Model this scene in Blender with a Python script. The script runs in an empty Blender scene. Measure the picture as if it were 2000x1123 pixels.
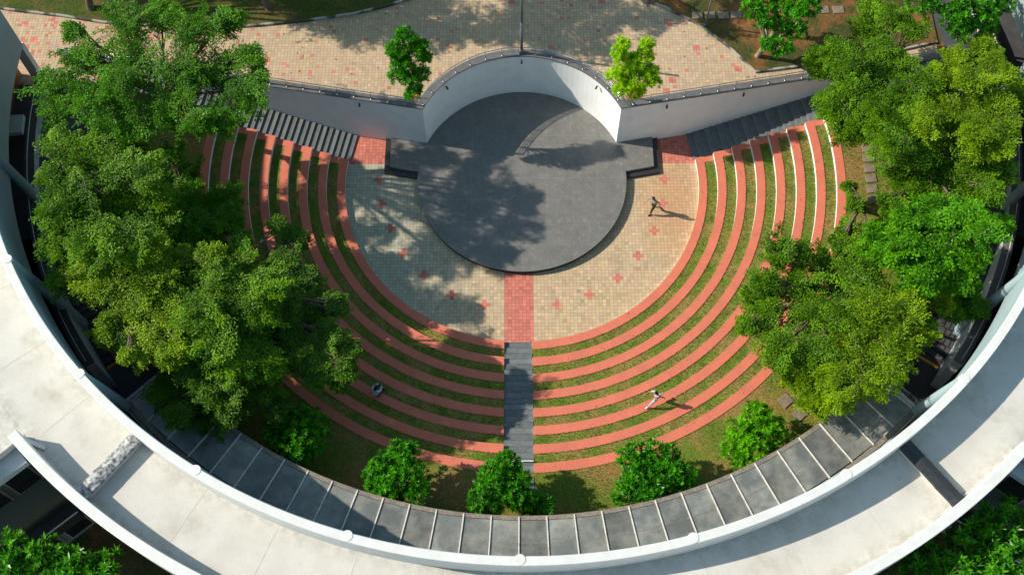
import bpy, bmesh, math, random
import numpy as np
from mathutils import Vector, Matrix
R = math.radians
random.seed(7); rng = np.random.default_rng(11)
S = bpy.context.scene
COL = S.collection

# ------------------------------------------------------------------ camera
CX, CY, CZ, PITCH, YAW, ROLL, F = -0.37, -33.13, 54.01, 1.118, -0.008, -0.010, 2118.95
cd = Vector((math.sin(YAW)*math.cos(PITCH), math.cos(YAW)*math.cos(PITCH), -math.sin(PITCH)))
cr = Vector((math.cos(YAW), -math.sin(YAW), 0)); cu = cr.cross(cd)
r2 = cr*math.cos(ROLL)+cu*math.sin(ROLL); u2 = -cr*math.sin(ROLL)+cu*math.cos(ROLL)
cam = bpy.data.objects.new('camera', bpy.data.cameras.new('camera')); COL.objects.link(cam)
m = Matrix((r2, u2, -cd)).transposed().to_4x4(); m.translation = (CX, CY, CZ); cam.matrix_world = m
cam.data.sensor_width = 36; cam.data.lens = F/2000*36; cam.data.clip_end = 2000; cam.data.clip_start = .5
S.camera = cam

# ------------------------------------------------------------------ light
SUN_EL, SUN_AZ = 34.0, -10.5            # elevation, and the way the shadows run
SUN_STRENGTH, SKY_STRENGTH, EXPOSURE = 4.8, 0.142, 0.45
w = bpy.data.worlds.new('World'); S.world = w; w.use_nodes = True
nt = w.node_tree; sky = nt.nodes.new('ShaderNodeTexSky'); sky.sky_type = 'NISHITA'; sky.sun_disc = False
sky.sun_elevation = R(SUN_EL); sky.sun_rotation = R(-79.5); sky.dust_density = .6
bg = nt.nodes['Background']; bg.inputs['Strength'].default_value = SKY_STRENGTH
tint = nt.nodes.new('ShaderNodeMix'); tint.data_type = 'RGBA'; tint.blend_type = 'MULTIPLY'; tint.inputs[0].default_value = 1
tint.inputs[7].default_value = (.90, 1.0, .84, 1); nt.links.new(sky.outputs[0], tint.inputs[6]); nt.links.new(tint.outputs[2], bg.inputs[0])
sd = bpy.data.lights.new('sun', 'SUN'); sd.energy = SUN_STRENGTH; sd.angle = R(.55); sd.color = (1, .90, .76)
so = bpy.data.objects.new('sun', sd); COL.objects.link(so)
dirv = Vector((math.cos(R(SUN_AZ))*math.cos(R(SUN_EL)), math.sin(R(SUN_AZ))*math.cos(R(SUN_EL)), -math.sin(R(SUN_EL))))
so.rotation_euler = dirv.to_track_quat('-Z', 'Y').to_euler(); so.location = (-40, 10, 40)
S.view_settings.view_transform = 'Standard'; S.view_settings.look = 'None'
S.view_settings.exposure = EXPOSURE; S.view_settings.gamma = 1; S.view_settings.use_curve_mapping = False
S.render.engine = 'CYCLES'

def at(x, y, z):
    """point of the place, at height z, seen at survey reading x, y"""
    v = cd + r2*((x-1000)/F) + u2*((561.5-y)/F)
    return Vector((CX, CY, CZ)) + v*((z-CZ)/v.z)

# ------------------------------------------------------------------ materials
def nmat(name, base, rough=.8, col2=None, scale=3, lo=.35, hi=.65, detail=6, fine=None, bump=0, bscale=30,
         stain=None, sscale=.3, slo=.6, shi=.75, samt=.6, attr=None, spec=.3, metal=0, joint=None, radial=None):
    m = bpy.data.materials.new(name); m.use_nodes = True; n = m.node_tree.nodes; l = m.node_tree.links
    b = n['Principled BSDF']; b.inputs['Roughness'].default_value = rough; b.inputs['Metallic'].default_value = metal
    b.inputs['Specular IOR Level'].default_value = spec
    tc = n.new('ShaderNodeTexCoord').outputs['Object']
    def noise(s, d=detail, r=.55):
        x = n.new('ShaderNodeTexNoise'); x.inputs['Scale'].default_value = s; x.inputs['Detail'].default_value = d
        x.inputs['Roughness'].default_value = r; l.new(tc, x.inputs['Vector']); return x.outputs['Fac']
    def ramp(f, a, c):
        x = n.new('ShaderNodeMapRange'); x.inputs[1].default_value = a; x.inputs[2].default_value = c; l.new(f, x.inputs[0]); return x.outputs[0]
    def mix(f, a, c, mode='MIX'):
        x = n.new('ShaderNodeMix'); x.data_type = 'RGBA'; x.blend_type = mode
        if isinstance(f, float): x.inputs[0].default_value = f
        else: l.new(f, x.inputs[0])
        for k, v in ((6, a), (7, c)):
            if isinstance(v, tuple): x.inputs[k].default_value = (*v, 1)
            else: l.new(v, x.inputs[k])
        return x.outputs[2]
    def mul(f, k):
        x = n.new('ShaderNodeMath'); x.operation = 'MULTIPLY'; l.new(f, x.inputs[0]); x.inputs[1].default_value = k; return x.outputs[0]
    if attr:
        a = n.new('ShaderNodeAttribute'); a.attribute_name = attr; c = a.outputs['Color']
    else:
        rg = n.new('ShaderNodeRGB'); rg.outputs[0].default_value = (*base, 1); c = rg.outputs[0]
    if col2: c = mix(ramp(noise(scale), lo, hi), c, col2)
    if fine: c = mix(1.0, c, mix(ramp(noise(fine[0], 3), .3, .7), (1-fine[1],)*3, (1+fine[1],)*3), 'MULTIPLY')
    if stain: c = mix(mul(ramp(noise(sscale, 8, .65), slo, shi), samt), c, stain)
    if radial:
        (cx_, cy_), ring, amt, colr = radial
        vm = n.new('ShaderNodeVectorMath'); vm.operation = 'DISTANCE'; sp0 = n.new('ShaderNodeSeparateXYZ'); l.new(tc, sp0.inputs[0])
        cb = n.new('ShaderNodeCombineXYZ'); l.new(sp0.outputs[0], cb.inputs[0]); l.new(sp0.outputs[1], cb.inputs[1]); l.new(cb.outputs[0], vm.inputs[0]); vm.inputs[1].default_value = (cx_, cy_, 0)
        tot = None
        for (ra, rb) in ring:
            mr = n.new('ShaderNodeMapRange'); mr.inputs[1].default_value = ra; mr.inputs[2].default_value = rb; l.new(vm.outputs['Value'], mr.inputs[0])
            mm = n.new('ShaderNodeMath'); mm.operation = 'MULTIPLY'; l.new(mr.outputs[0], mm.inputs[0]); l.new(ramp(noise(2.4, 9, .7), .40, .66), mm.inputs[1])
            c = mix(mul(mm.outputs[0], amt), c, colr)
    if joint:
        sx, wd, dark = joint
        sep = n.new('ShaderNodeSeparateXYZ'); l.new(tc, sep.inputs[0]); fs = []
        for ax in (0, 1):
            d = n.new('ShaderNodeMath'); d.operation = 'DIVIDE'; l.new(sep.outputs[ax], d.inputs[0]); d.inputs[1].default_value = sx
            fr = n.new('ShaderNodeMath'); fr.operation = 'PINGPONG'; l.new(d.outputs[0], fr.inputs[0]); fr.inputs[1].default_value = .5
            lt = n.new('ShaderNodeMath'); lt.operation = 'LESS_THAN'; l.new(fr.outputs[0], lt.inputs[0]); lt.inputs[1].default_value = wd; fs.append(lt.outputs[0])
        mx = n.new('ShaderNodeMath'); mx.operation = 'MAXIMUM'; l.new(fs[0], mx.inputs[0]); l.new(fs[1], mx.inputs[1])
        c = mix(mul(mx.outputs[0], 1), c, mix(1.0, c, dark, 'MULTIPLY'))
    l.new(c, b.inputs['Base Color'])
    if bump:
        bp = n.new('ShaderNodeBump'); bp.inputs['Strength'].default_value = bump; bp.inputs['Distance'].default_value = .03
        l.new(noise(bscale), bp.inputs['Height']); l.new(bp.outputs[0], b.inputs['Normal'])
    return m

def leafmat(name, dark, light, gloss=.45, trans=.36):
    m = bpy.data.materials.new(name); m.use_nodes = True; n = m.node_tree.nodes; l = m.node_tree.links
    b = n['Principled BSDF']; b.inputs['Roughness'].default_value = gloss; b.inputs['Specular IOR Level'].default_value = .22
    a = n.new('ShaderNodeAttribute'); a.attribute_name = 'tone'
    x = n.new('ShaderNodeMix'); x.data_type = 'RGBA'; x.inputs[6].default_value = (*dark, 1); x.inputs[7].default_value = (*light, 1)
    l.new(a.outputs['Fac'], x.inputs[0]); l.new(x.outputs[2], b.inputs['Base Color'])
    t = n.new('ShaderNodeBsdfTranslucent'); l.new(x.outputs[2], t.inputs['Color'])
    ms = n.new('ShaderNodeMixShader'); ms.inputs[0].default_value = trans
    l.new(b.outputs[0], ms.inputs[1]); l.new(t.outputs[0], ms.inputs[2]); l.new(ms.outputs[0], n['Material Output'].inputs['Surface'])
    return m

M = {}
M['white'] = nmat('white_plaster', (.80, .83, .83), .75, (.73, .76, .76), 1.2, fine=(25, .04), stain=(.5, .5, .47), sscale=.9, slo=.6, shi=.8, samt=.35, bump=.1)
M['fascia'] = nmat('blue_grey_paint', (.30, .40, .43), .6, (.26, .35, .38), .8, fine=(6, .03))
M['rail_white'] = nmat('white_parapet', (.66, .67, .67), .7, (.60, .60, .59), 2, fine=(18, .04), stain=(.52, .5, .46), sscale=1.4, slo=.62, shi=.8, samt=.4)
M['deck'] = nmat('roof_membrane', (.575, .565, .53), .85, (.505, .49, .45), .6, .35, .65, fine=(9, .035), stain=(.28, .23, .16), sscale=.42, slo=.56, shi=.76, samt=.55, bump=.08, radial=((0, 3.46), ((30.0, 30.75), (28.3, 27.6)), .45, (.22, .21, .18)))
M['seam'] = nmat('roof_seam', (.56, .545, .50), .85, (.50, .48, .44), 3, fine=(12, .1))
M['red'] = nmat('red_paint', (.62, .175, .108), .75, (.54, .155, .10), 1.2, fine=(20, .10), stain=(.24, .12, .10), sscale=2.3, slo=.58, shi=.72, samt=.45, bump=.08)
M['riser'] = nmat('riser_paint', (.80, .80, .78), .8, (.6, .6, .58), 3, .4, .8)
M['turf'] = nmat('turf', (.115, .18, .022), .95, (.25, .19, .06), .9, .38, .64, fine=(16, .45), stain=(.05, .09, .012), sscale=1.3, slo=.5, shi=.7, samt=.7, bump=.5, bscale=25, spec=.1)
M['soilturf'] = nmat('lawn_soil', (.115, .16, .022), .95, (.24, .16, .055), .45, .44, .62, fine=(13, .45), stain=(.33, .13, .055), sscale=.33, slo=.58, shi=.68, samt=.75, bump=.5, bscale=25, spec=.1)
M['farground'] = nmat('ground_soil', (.05, .06, .018), .95, (.12, .08, .03), .3, .45, .65, fine=(8, .4), stain=(.34, .12, .05), sscale=.25, slo=.48, shi=.62, samt=.75, bump=.4, spec=.1)
M['darkbed'] = nmat('shaded_bed', (.05, .075, .014), .95, (.11, .085, .03), .5, .45, .7, fine=(9, .4), stain=(.22, .13, .04), sscale=.35, slo=.6, shi=.75, samt=.5, bump=.4, spec=.1)
M['paver'] = nmat('pavers', (1, 1, 1), .85, attr='Col', fine=(14, .10), joint=(.2, .045, (.60, .57, .52)), stain=(.20,.19,.15), sscale=.7, slo=.55, shi=.8, samt=.35, bump=.15, bscale=40)
M['paver_up'] = nmat('pavers_upper', (1, 1, 1), .85, attr='Col', fine=(14, .10), joint=(.19, .045, (.60, .57, .52)), stain=(.2,.19,.15), sscale=.6, slo=.58, shi=.8, samt=.3, bump=.15, bscale=40)
M['granite'] = nmat('dark_granite', (.130, .130, .124), .5, (.172, .166, .156), 1.5, .3, .7, fine=(22, .22), stain=(.28, .27, .25), sscale=3.5, slo=.52, shi=.74, samt=.5, joint=(1.45, .007, (1.35, 1.35, 1.35)), bump=.05, spec=.5)
M['granite_edge'] = nmat('black_granite_shade', (.028, .03, .033), .4, spec=.5)
M['step'] = nmat('step_stone', (.10, .115, .12), .6, (.14, .155, .16), 4, fine=(30, .2), stain=(.16, .17, .17), sscale=3, slo=.6, shi=.8, samt=.5)
M['step3'] = nmat('step_stone_dark', (.075, .09, .097), .6, (.11, .125, .13), 4, fine=(30, .2), stain=(.15, .16, .16), sscale=3, slo=.55, shi=.8, samt=.5)
M['step2'] = nmat('step_stone_light', (.125, .14, .145), .6, (.17, .185, .19), 4, fine=(30, .2), stain=(.19, .2, .2), sscale=3, slo=.55, shi=.8, samt=.5)
M['lit_nosing'] = nmat('sunlit_step_edge', (.23, .23, .22), .6)
M['coping'] = nmat('grey_coping', (.15, .145, .145), .6, (.11, .11, .115), 3, fine=(20, .15))
M['steel'] = nmat('steel', (.52, .53, .54), .32, metal=1)
M['dark_metal'] = nmat('dark_metal', (.05, .055, .06), .45, metal=.6)
M['black'] = nmat('black_rubber', (.022, .026, .03), .42, (.035, .04, .045), 6, spec=.5)
M['worn'] = nmat('worn_flashing', (.05, .056, .06), .5, (.50, .51, .52), 6.5, .36, .66, detail=12, spec=.5)
M['charcoal'] = nmat('charcoal_floor', (.05, .053, .06), .7, (.07, .072, .078), 1.5, fine=(12, .15))
M['darkwall'] = nmat('dark_wall', (.07, .078, .085), .75, fine=(12, .15))
M['parapet_face'] = nmat('grey_parapet', (.42, .45, .46), .8, (.32, .34, .35), 1.4, fine=(18, .1))
M['yellow'] = nmat('yellow_line', (.72, .34, .03), .7)
M['curb'] = nmat('kerb_stone', (.32, .31, .27), .9, (.06, .06, .05), 1.1, .45, .55, fine=(10, .2))
M['bark'] = nmat('bark', (.17, .13, .085), .9, (.09, .07, .05), 5, fine=(20, .3), bump=.5)
M['palebark'] = nmat('pale_bark', (.30, .26, .17), .9, (.16, .13, .08), 4, fine=(20, .3))
M['slab'] = nmat('stepping_slab', (.24, .19, .14), .9, (.16, .13, .10), 6, fine=(30, .4))
M['brick'] = nmat('dark_brick', (.10, .055, .045), .9, (.06, .04, .035), 4, fine=(9, .3))
M['timber'] = nmat('orange_timber', (.42, .16, .055), .6, (.30, .11, .04), 2)
M['pale'] = nmat('pale_concrete', (.46, .50, .53), .85, (.36, .39, .41), 1.2, fine=(12, .1), stain=(.12, .13, .12), slo=.62, shi=.72)
M['olive'] = nmat('olive_wall', (.13, .13, .10), .85)
M['frame_grey'] = nmat('window_frame', (.24, .25, .25), .5)
M['glassdark'] = nmat('dark_glass', (.010, .012, .014), .08, spec=.6)
M['gutter'] = nmat('gutter_grey', (.17, .15, .135), .7, (.25, .21, .17), 2.5, fine=(10, .25))
M['ribpaint'] = nmat('rib_paint', (.66, .64, .60), .6, (.46, .38, .30), 4, .5, .75)
M['lamp'] = nmat('lamp_post_metal', (.17, .19, .19), .5, metal=.5)
M['terracotta'] = nmat('terracotta', (.50, .17, .08), .8, (.38, .12, .06), 5)

def glass():
    m = bpy.data.materials.new('dusty_glass'); m.use_nodes = True; n = m.node_tree.nodes; l = m.node_tree.links
    b = n['Principled BSDF']; b.inputs['Specular IOR Level'].default_value = .6
    tc = n.new('ShaderNodeTexCoord').outputs['Object']
    def noise(s, d, a, c):
        x = n.new('ShaderNodeTexNoise'); x.inputs['Scale'].default_value = s; x.inputs['Detail'].default_value = d; x.inputs['Roughness'].default_value = .6
        l.new(tc, x.inputs['Vector']); r = n.new('ShaderNodeMapRange'); r.inputs[1].default_value = a; r.inputs[2].default_value = c; l.new(x.outputs['Fac'], r.inputs[0]); return r.outputs[0]
    mx = n.new('ShaderNodeMix'); mx.data_type = 'RGBA'; l.new(noise(.9, 8, .42, .72), mx.inputs[0])
    mx.inputs[6].default_value = (.17, .185, .18, 1); mx.inputs[7].default_value = (.40, .40, .36, 1)
    sp = n.new('ShaderNodeMix'); sp.data_type = 'RGBA'; l.new(noise(38, 2, .70, .76), sp.inputs[0]); l.new(mx.outputs[2], sp.inputs[6]); sp.inputs[7].default_value = (.5, .5, .5, 1)
    oi = n.new('ShaderNodeObjectInfo'); rr = n.new('ShaderNodeMapRange'); rr.inputs[3].default_value = .72; rr.inputs[4].default_value = 1.3; l.new(oi.outputs['Random'], rr.inputs[0])
    sc = n.new('ShaderNodeVectorMath'); sc.operation = 'SCALE'; l.new(sp.outputs[2], sc.inputs[0]); l.new(rr.outputs[0], sc.inputs['Scale']); l.new(sc.outputs[0], b.inputs['Base Color'])
    l.new(noise(2.2, 6, .1, 1.6), b.inputs['Roughness'])
    t = n.new('ShaderNodeBsdfTransparent'); t.inputs[0].default_value = (.62, .66, .66, 1)
    f = noise(.55, 5, .35, .75); k = n.new('ShaderNodeMapRange'); k.inputs[3].default_value = .36; k.inputs[4].default_value = .08; l.new(f, k.inputs[0])
    ms = n.new('ShaderNodeMixShader'); l.new(k.outputs[0], ms.inputs[0]); l.new(b.outputs[0], ms.inputs[1]); l.new(t.outputs[0], ms.inputs[2])
    l.new(ms.outputs[0], n['Material Output'].inputs['Surface']); return m
M['glass'] = glass()

# ------------------------------------------------------------------ helpers
def tag(o, label=None, cat=None, group=None, kind=None):
    if label: o['label'] = label
    if cat: o['category'] = cat
    if group: o['group'] = group
    if kind: o['kind'] = kind
    return o
def empty(name, loc, label=None, cat=None, group=None):
    o = bpy.data.objects.new(name, None); COL.objects.link(o); o.location = loc; o.empty_display_size = .3
    return tag(o, label, cat, group)
class MB:
    def __init__(s): s.v = []; s.f = []; s.mi = []; s.sm = []
    def add(s, v, f, mi=0, sm=False):
        k = len(s.v); s.v += [tuple(p) for p in v]; s.f += [tuple(i+k for i in q) for q in f]
        s.mi += [mi]*len(f) if isinstance(mi, int) else list(mi); s.sm += [sm]*len(f)
    def prism(s, pts, z0, z1, mi=0, mtop=None):
        """pts ccw 2D polygon; z0/z1 may be lists"""
        n = len(pts); za = z0 if hasattr(z0, '__len__') else [z0]*n; zb = z1 if hasattr(z1, '__len__') else [z1]*n
        v = [(p[0], p[1], a) for p, a in zip(pts, za)]+[(p[0], p[1], b) for p, b in zip(pts, zb)]
        f = [tuple(range(n-1, -1, -1)), tuple(range(n, 2*n))]+[(i, (i+1) % n, n+(i+1) % n, n+i) for i in range(n)]
        s.add(v, f, [mi, mi if mtop is None else mtop]+[mi]*n)
    def box(s, x0, x1, y0, y1, z0, z1, mi=0, mtop=None): s.prism([(x0, y0), (x1, y0), (x1, y1), (x0, y1)], z0, z1, mi, mtop)
    def obox(s, a, b, wd, z0, z1, mi=0, mtop=None):
        """box along segment a-b (2D), width wd"""
        d = Vector((b[0]-a[0], b[1]-a[1])).normalized(); nn = Vector((-d.y, d.x))*wd/2
        s.prism([(a[0]-nn.x, a[1]-nn.y), (b[0]-nn.x, b[1]-nn.y), (b[0]+nn.x, b[1]+nn.y), (a[0]+nn.x, a[1]+nn.y)], z0, z1, mi, mtop)
    def band(s, inner, outer, z0, z1, mi=0, mtop=None, mend=None):
        """solid between two matching polylines (2D lists), flat bottom/top"""
        n = len(inner); mt = mi if mtop is None else mtop
        v = []
        for z in (z0, z1):
            v += [(p[0], p[1], z) for p in inner]+[(p[0], p[1], z) for p in outer]
        f = []; q = []
        for i in range(n-1):
            f += [(i, i+1, n+i+1, n+i)[::-1], (2*n+i, 2*n+i+1, 3*n+i+1, 3*n+i), (i, i+1, 2*n+i+1, 2*n+i)[::1], (n+i, n+i+1, 3*n+i+1, 3*n+i)[::-1]]
            q += [mi, mt, mi, mi]
        for i in (0, n-1): f.append((i, n+i, 3*n+i, 2*n+i)); q.append(mi)
        s.add(v, f, q)
    def tube(s, path, rad, seg=6, mi=0, cap=True, sm=True):
        P = [Vector(p) for p in path]; n = len(P); rr = rad if hasattr(rad, '__len__') else [rad]*n
        v = []; f = []
        ref = Vector((0, 0, 1))
        for i in range(n):
            d = (P[min(i+1, n-1)]-P[max(i-1, 0)]).normalized()
            a = d.cross(ref);
            if a.length < .05: a = d.cross(Vector((1, 0, 0)))
            a.normalize(); b = d.cross(a)
            for k in range(seg):
                t = 2*math.pi*k/seg; v.append(P[i]+(a*math.cos(t)+b*math.sin(t))*rr[i])
        for i in range(n-1):
            for k in range(seg): f.append((i*seg+k, i*seg+(k+1) % seg, (i+1)*seg+(k+1) % seg, (i+1)*seg+k))
        if cap: f += [tuple(range(seg)), tuple(range((n-1)*seg, n*seg))]
        s.add(v, f, mi, sm)
    def build(s, name, mats, parent=None, fixn=True, bevel=0):
        me = bpy.data.meshes.new(name); me.from_pydata(s.v, [], s.f)
        for mm in (mats if isinstance(mats, list) else [mats]): me.materials.append(mm)
        me.polygons.foreach_set('material_index', s.mi); me.polygons.foreach_set('use_smooth', s.sm)
        if fixn:
            bm = bmesh.new(); bm.from_mesh(me); bmesh.ops.recalc_face_normals(bm, faces=bm.faces); bm.to_mesh(me); bm.free()
        o = bpy.data.objects.new(name, me); COL.objects.link(o)
        if parent: o.parent = parent; o.matrix_parent_inverse = Matrix.Translation(parent.location).inverted()
        if bevel:
            b = o.modifiers.new('bevel', 'BEVEL'); b.width = bevel; b.segments = 1; b.limit_method = 'ANGLE'; b.angle_limit = R(50)
        return o
def struct(o): o['kind'] = 'structure'; return o
C = Vector((0, 3.46))                     # centre of the ring building
def pc(r, a, c=C): return (c.x+r*math.cos(R(a)), c.y+r*math.sin(R(a)))
def arc(r, a0, a1, n, c=C): return [pc(r, a0+(a1-a0)*i/n, c) for i in range(n+1)]
O0 = Vector((0, 0))
H, PT, R1 = .285, 1.05, 10.23             # tier height, pitch, first riser
ZL, ZU = 8*H, 3.75                        # lawn, upper plaza
def line_y(x): return 1.36+.215*(abs(x)-10.1)       # edge between side stairs and tiers
def wall_y(x): return 2.43+.183*(abs(x)-5.56)       # foot of the straight retaining walls

# ------------------------------------------------------------------ ground
b = MB(); b.box(-260, 260, -260, 260, -1.2, -.12); struct(b.build('ground', M['farground']))
b = MB()
L = 60
b.prism([(5.4, 2.75), (L, wall_y(L)+.15), (L, 200), (-L, 200), (-L, wall_y(L)+.15), (-5.4, 2.75)][::1] if False else
        [(-L, wall_y(L)+.2), (-5.75, wall_y(5.75)+.2)]+[pc(6.25, a, O0) for a in range(154, 25, -4)]+[(5.75, wall_y(5.75)+.2), (L, wall_y(L)+.2), (L, 200), (-L, 200)], -.1, ZU-.01)
struct(b.build('upper_ground', M['farground']))

def paver_grid(name, cell, z, x0, x1, y0, y1, keep, colour, mat):
    nx = int((x1-x0)/cell); ny = int((y1-y0)/cell)
    ix, iy = np.meshgrid(np.arange(nx), np.arange(ny), indexing='ij'); ix = ix.ravel()+round(x0/cell); iy = iy.ravel()+round(y0/cell)
    cx = (ix+.5)*cell; cy = (iy+.5)*cell; k = keep(cx, cy); ix, iy, cx, cy = ix[k], iy[k], cx[k], cy[k]; n = len(cx)
    dz = rng.normal(0, .0012, n)
    v = np.zeros((n, 4, 3)); h = cell/2
    for j, (a, c) in enumerate(((-h, -h), (h, -h), (h, h), (-h, h))): v[:, j, 0] = cx+a; v[:, j, 1] = cy+c; v[:, j, 2] = z+dz
    me = bpy.data.meshes.new(name); me.vertices.add(4*n); me.loops.add(4*n); me.polygons.add(n)
    me.vertices.foreach_set('co', v.ravel()); me.loops.foreach_set('vertex_index', np.arange(4*n))
    me.polygons.foreach_set('loop_start', np.arange(n)*4)
    me.update(calc_edges=True)
    ca = me.color_attributes.new('Col', 'FLOAT_COLOR', 'CORNER'); c = colour(ix, iy, cx, cy)
    ca.data.foreach_set('color', np.repeat(np.c_[c, np.ones(n)], 4, 0).ravel())
    me.materials.append(mat); o = bpy.data.objects.new(name, me); COL.objects.link(o); return struct(o)
TAN = np.array([.485, .365, .235]); REDP = np.array([.52, .17, .13])
PLUS = [(a, 8.22) for a in (179.6, -168.8, -157.2, -144.5, -132.2, -118, -105.4, -76.4, -64, -50.6, -37.2, -23.4, -11, 0.2)]
def col_low(ix, iy, cx, cy):
    n = len(cx); c = TAN*(1+rng.normal(0, .065, (n, 1)))+rng.normal(0, .010, (n, 3))
    lt = rng.random(n) < .12; c[lt] *= 1.10; dk = rng.random(n) < .08; c[dk] *= .88
    # the left of the floor is tinted greyer to imitate the shade there, the right is stained by washed-out red soil
    g = np.clip((-cx-1)/6, 0, 1)[:, None]; c = c*(1-g)+g*(c.mean(1, keepdims=True)*np.array([1.08, 1.04, .80]))
    s = np.clip(1-np.hypot((cx-8.7)/2.2, (cy+1.6)/4.2), 0, 1)[:, None]**.6
    c = c*(1-.55*s)+.55*s*np.array([.52, .25, .11])
    red = np.zeros(n, bool)
    for a, r in PLUS:
        px, py = math.floor(r*math.cos(R(a))/.2), math.floor(r*math.sin(R(a))/.2)
        dx, dy = ix-px, iy-py
        red |= ((abs(dx) <= 0) & (abs(dy) <= 1)) | ((abs(dx) <= 1) & (abs(dy) <= 0)) 
    red |= (cx > -1.0) & (cx < .6) & (cy < -5)
    red |= (abs(cx) > 7.4) & (cy > 1.15)
    c[red] = REDP*(1+rng.normal(0, .10, (red.sum(), 1)))
    return np.clip(c, .02, .9)
paver_grid('plaza_floor', .2, 0, -11, 11, -11, 4, lambda x, y: (np.hypot(x, y) < 10.6) & (np.hypot(x, y) > 5.6) & (y < 2.43+.183*(abs(x)-5.56)+.2), col_low, M['paver'])
def col_up(ix, iy, cx, cy):
    n = len(cx); c = TAN*np.array([.96, .95, .99])*(1+rng.normal(0, .06, (n, 1)))+rng.normal(0, .010, (n, 3))
    lt = rng.random(n) < .12; c[lt] *= 1.08
    red = rng.random(n) < np.where(cx < -18, .14, .018)
    big = set()
    bx, by = ix//2, iy//2
    hsh = np.abs(np.sin(bx*12.9898+by*78.233)*43758.5453) % 1
    red |= hsh < .007
    c[red] = REDP*1.05*(1+rng.normal(0, .10, (red.sum(), 1)))
    return np.clip(c, .02, .9)
CURB = [(-45, 12), (-32, 10.0), (-30.1, 9.6), (-27, 9.15), (-24.5, 8.65), (-20.9, 8.35), (-18.5, 8.2), (-15.5, 8.38), (-12.5, 8.74), (-9.9, 9.19), (-8.2, 9.7), (-6.6, 10.3), (-5.5, 11.2)]
CURB2 = [(6.2, 11), (7.02, 10.2), (8.49, 9.59), (9.78, 8.71), (10.91, 7.8), (12.13, 6.46), (13.3, 4.93), (16.7, 5.42), (20, 6.0), (24, 7)]
xs = np.array([p[0] for p in CURB]+[p[0] for p in CURB2]); ys = np.array([p[1] for p in CURB]+[p[1] for p in CURB2])
def keep_up(x, y):
    lim = np.where(x < 0, np.interp(x, [p[0] for p in CURB], [p[1] for p in CURB], right=13), np.interp(x, [p[0] for p in CURB2], [p[1] for p in CURB2], left=13))
    w_ = 2.43+.183*(abs(x)-5.56)
    return (y < lim+.1) & (np.hypot(x, y) > 6.2) & (np.where(abs(x) > 5.6, y > w_+.12, True) | ((x < -24.2) & (y > 4.2) & (np.hypot(x, y-3.46) < 29))) & (y > 0)
paver_grid('upper_plaza', .19, ZU+.004, -34, 24, 1, 13, keep_up, col_up, M['paver_up'])
b = MB(); b.box(-31, -24.15, 4.1, 7.2, -.1, ZU-.012); struct(b.build('upper_ground', M['farground']))
# raised garden beds behind the kerbs, their soil a step above the paving
for pts, nm, far in ((CURB, 'garden_ground', -1), (CURB2, 'garden_ground', 1)):
    b = MB(); top = [(p[0], 40) for p in pts]
    b.band(pts, top, ZU-.3, ZU+.09); struct(b.build(nm, M['darkbed'] if far < 0 else M['farground']))
    b = MB(); q = [(p[0], p[1]-.12) for p in pts]; 
    b.band(q, [(p[0], p[1]+.03) for p in pts], ZU-.3, ZU+.14)
    o = b.build('kerb', M['curb'], bevel=.02); struct(o)

# ------------------------------------------------------------------ stage
st = empty('stage', (0, 0, 0), 'round dark granite stage with stepped side wings in front of the curved white wall', 'stage')
b = MB(); ring = [pc(6.0, a, O0) for a in range(0, 360, 3)]
b.prism(ring, 0, .30, 1, 1); b.build('stage_side', [M['granite'], M['granite_edge']], st)  # black side stands in for the shadow under the stage overhang
b = MB(); b.prism([pc(6.04, a, O0) for a in range(0, 360, 3)], .303, .35, 0); b.build('stage_top', [M['granite']], st)
for sgn in (-1, 1):
    k = -1
    def P(x, y): return (sgn*x, y)
    y_in, y_out = .42, .78
    low = [P(5.5, .0), P(8.02, .50), P(8.02, wall_y(8.02)), P(5.5, wall_y(5.5)+.0)]
    top = [P(5.45, .33), P(7.68, .80), P(7.68, wall_y(7.68)-.003), P(5.45, wall_y(5.45)-.003)]
    if sgn < 0: low = low[::-1]; top = top[::-1]
    b = MB(); b.prism(low, 0, .17, 0); b.build('wing_step', [M['granite_edge']], st)
    b = MB(); b.prism(top, .172, .347, 0); b.build('stage_wing', [M['granite']], st)

# ------------------------------------------------------------------ retaining wall, coping, lamps, railing
wl = empty('retaining_wall', (0, 6, 0), 'white curved retaining wall round the back of the stage, with two straight arms', 'wall')
XW = 26.8
def wall_path(off):
    """polyline of the wall face shifted by off behind it"""
    ca = math.degrees(math.asin(2.43/6.07))
    pts = [(-XW, wall_y(XW)+off)]
    xa = 5.56+.0
    pts += [(-x, wall_y(x)+off) for x in (20, 16, 12, 9)]
    # corner, where arm and arc meet
    r = 6.07+off
    best = min((abs(r*math.sin(R(a))-(wall_y(r*math.cos(R(a)))+off)), a) for a in np.arange(10, 60, .1))[1]
    n = 40
    pts += [(-r*math.cos(R(best+(180-2*best)*i/n)), r*math.sin(R(best+(180-2*best)*i/n))) for i in range(n+1)]
    pts += [(x, wall_y(x)+off) for x in (9, 12, 16, 20, XW)]
    return pts
b = MB(); b.band(wall_path(0), wall_path(.32), -.05, ZU-.02, 0); b.build('wall', M['white'], wl)
b = MB(); b.band(wall_path(-.03), wall_path(.42), ZU-.018, ZU+.06, 0); b.build('coping', M['coping'], wl)
lampspots = [(0, 6.05, 270), (-4.35, 4.2, 315), (4.35, 4.2, 225)]
for x in (8.2, 12.6): lampspots.append((x, wall_y(x)-.02, 260))
for x in (9.2,): lampspots.append((-x, wall_y(x)-.02, 280))
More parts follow.
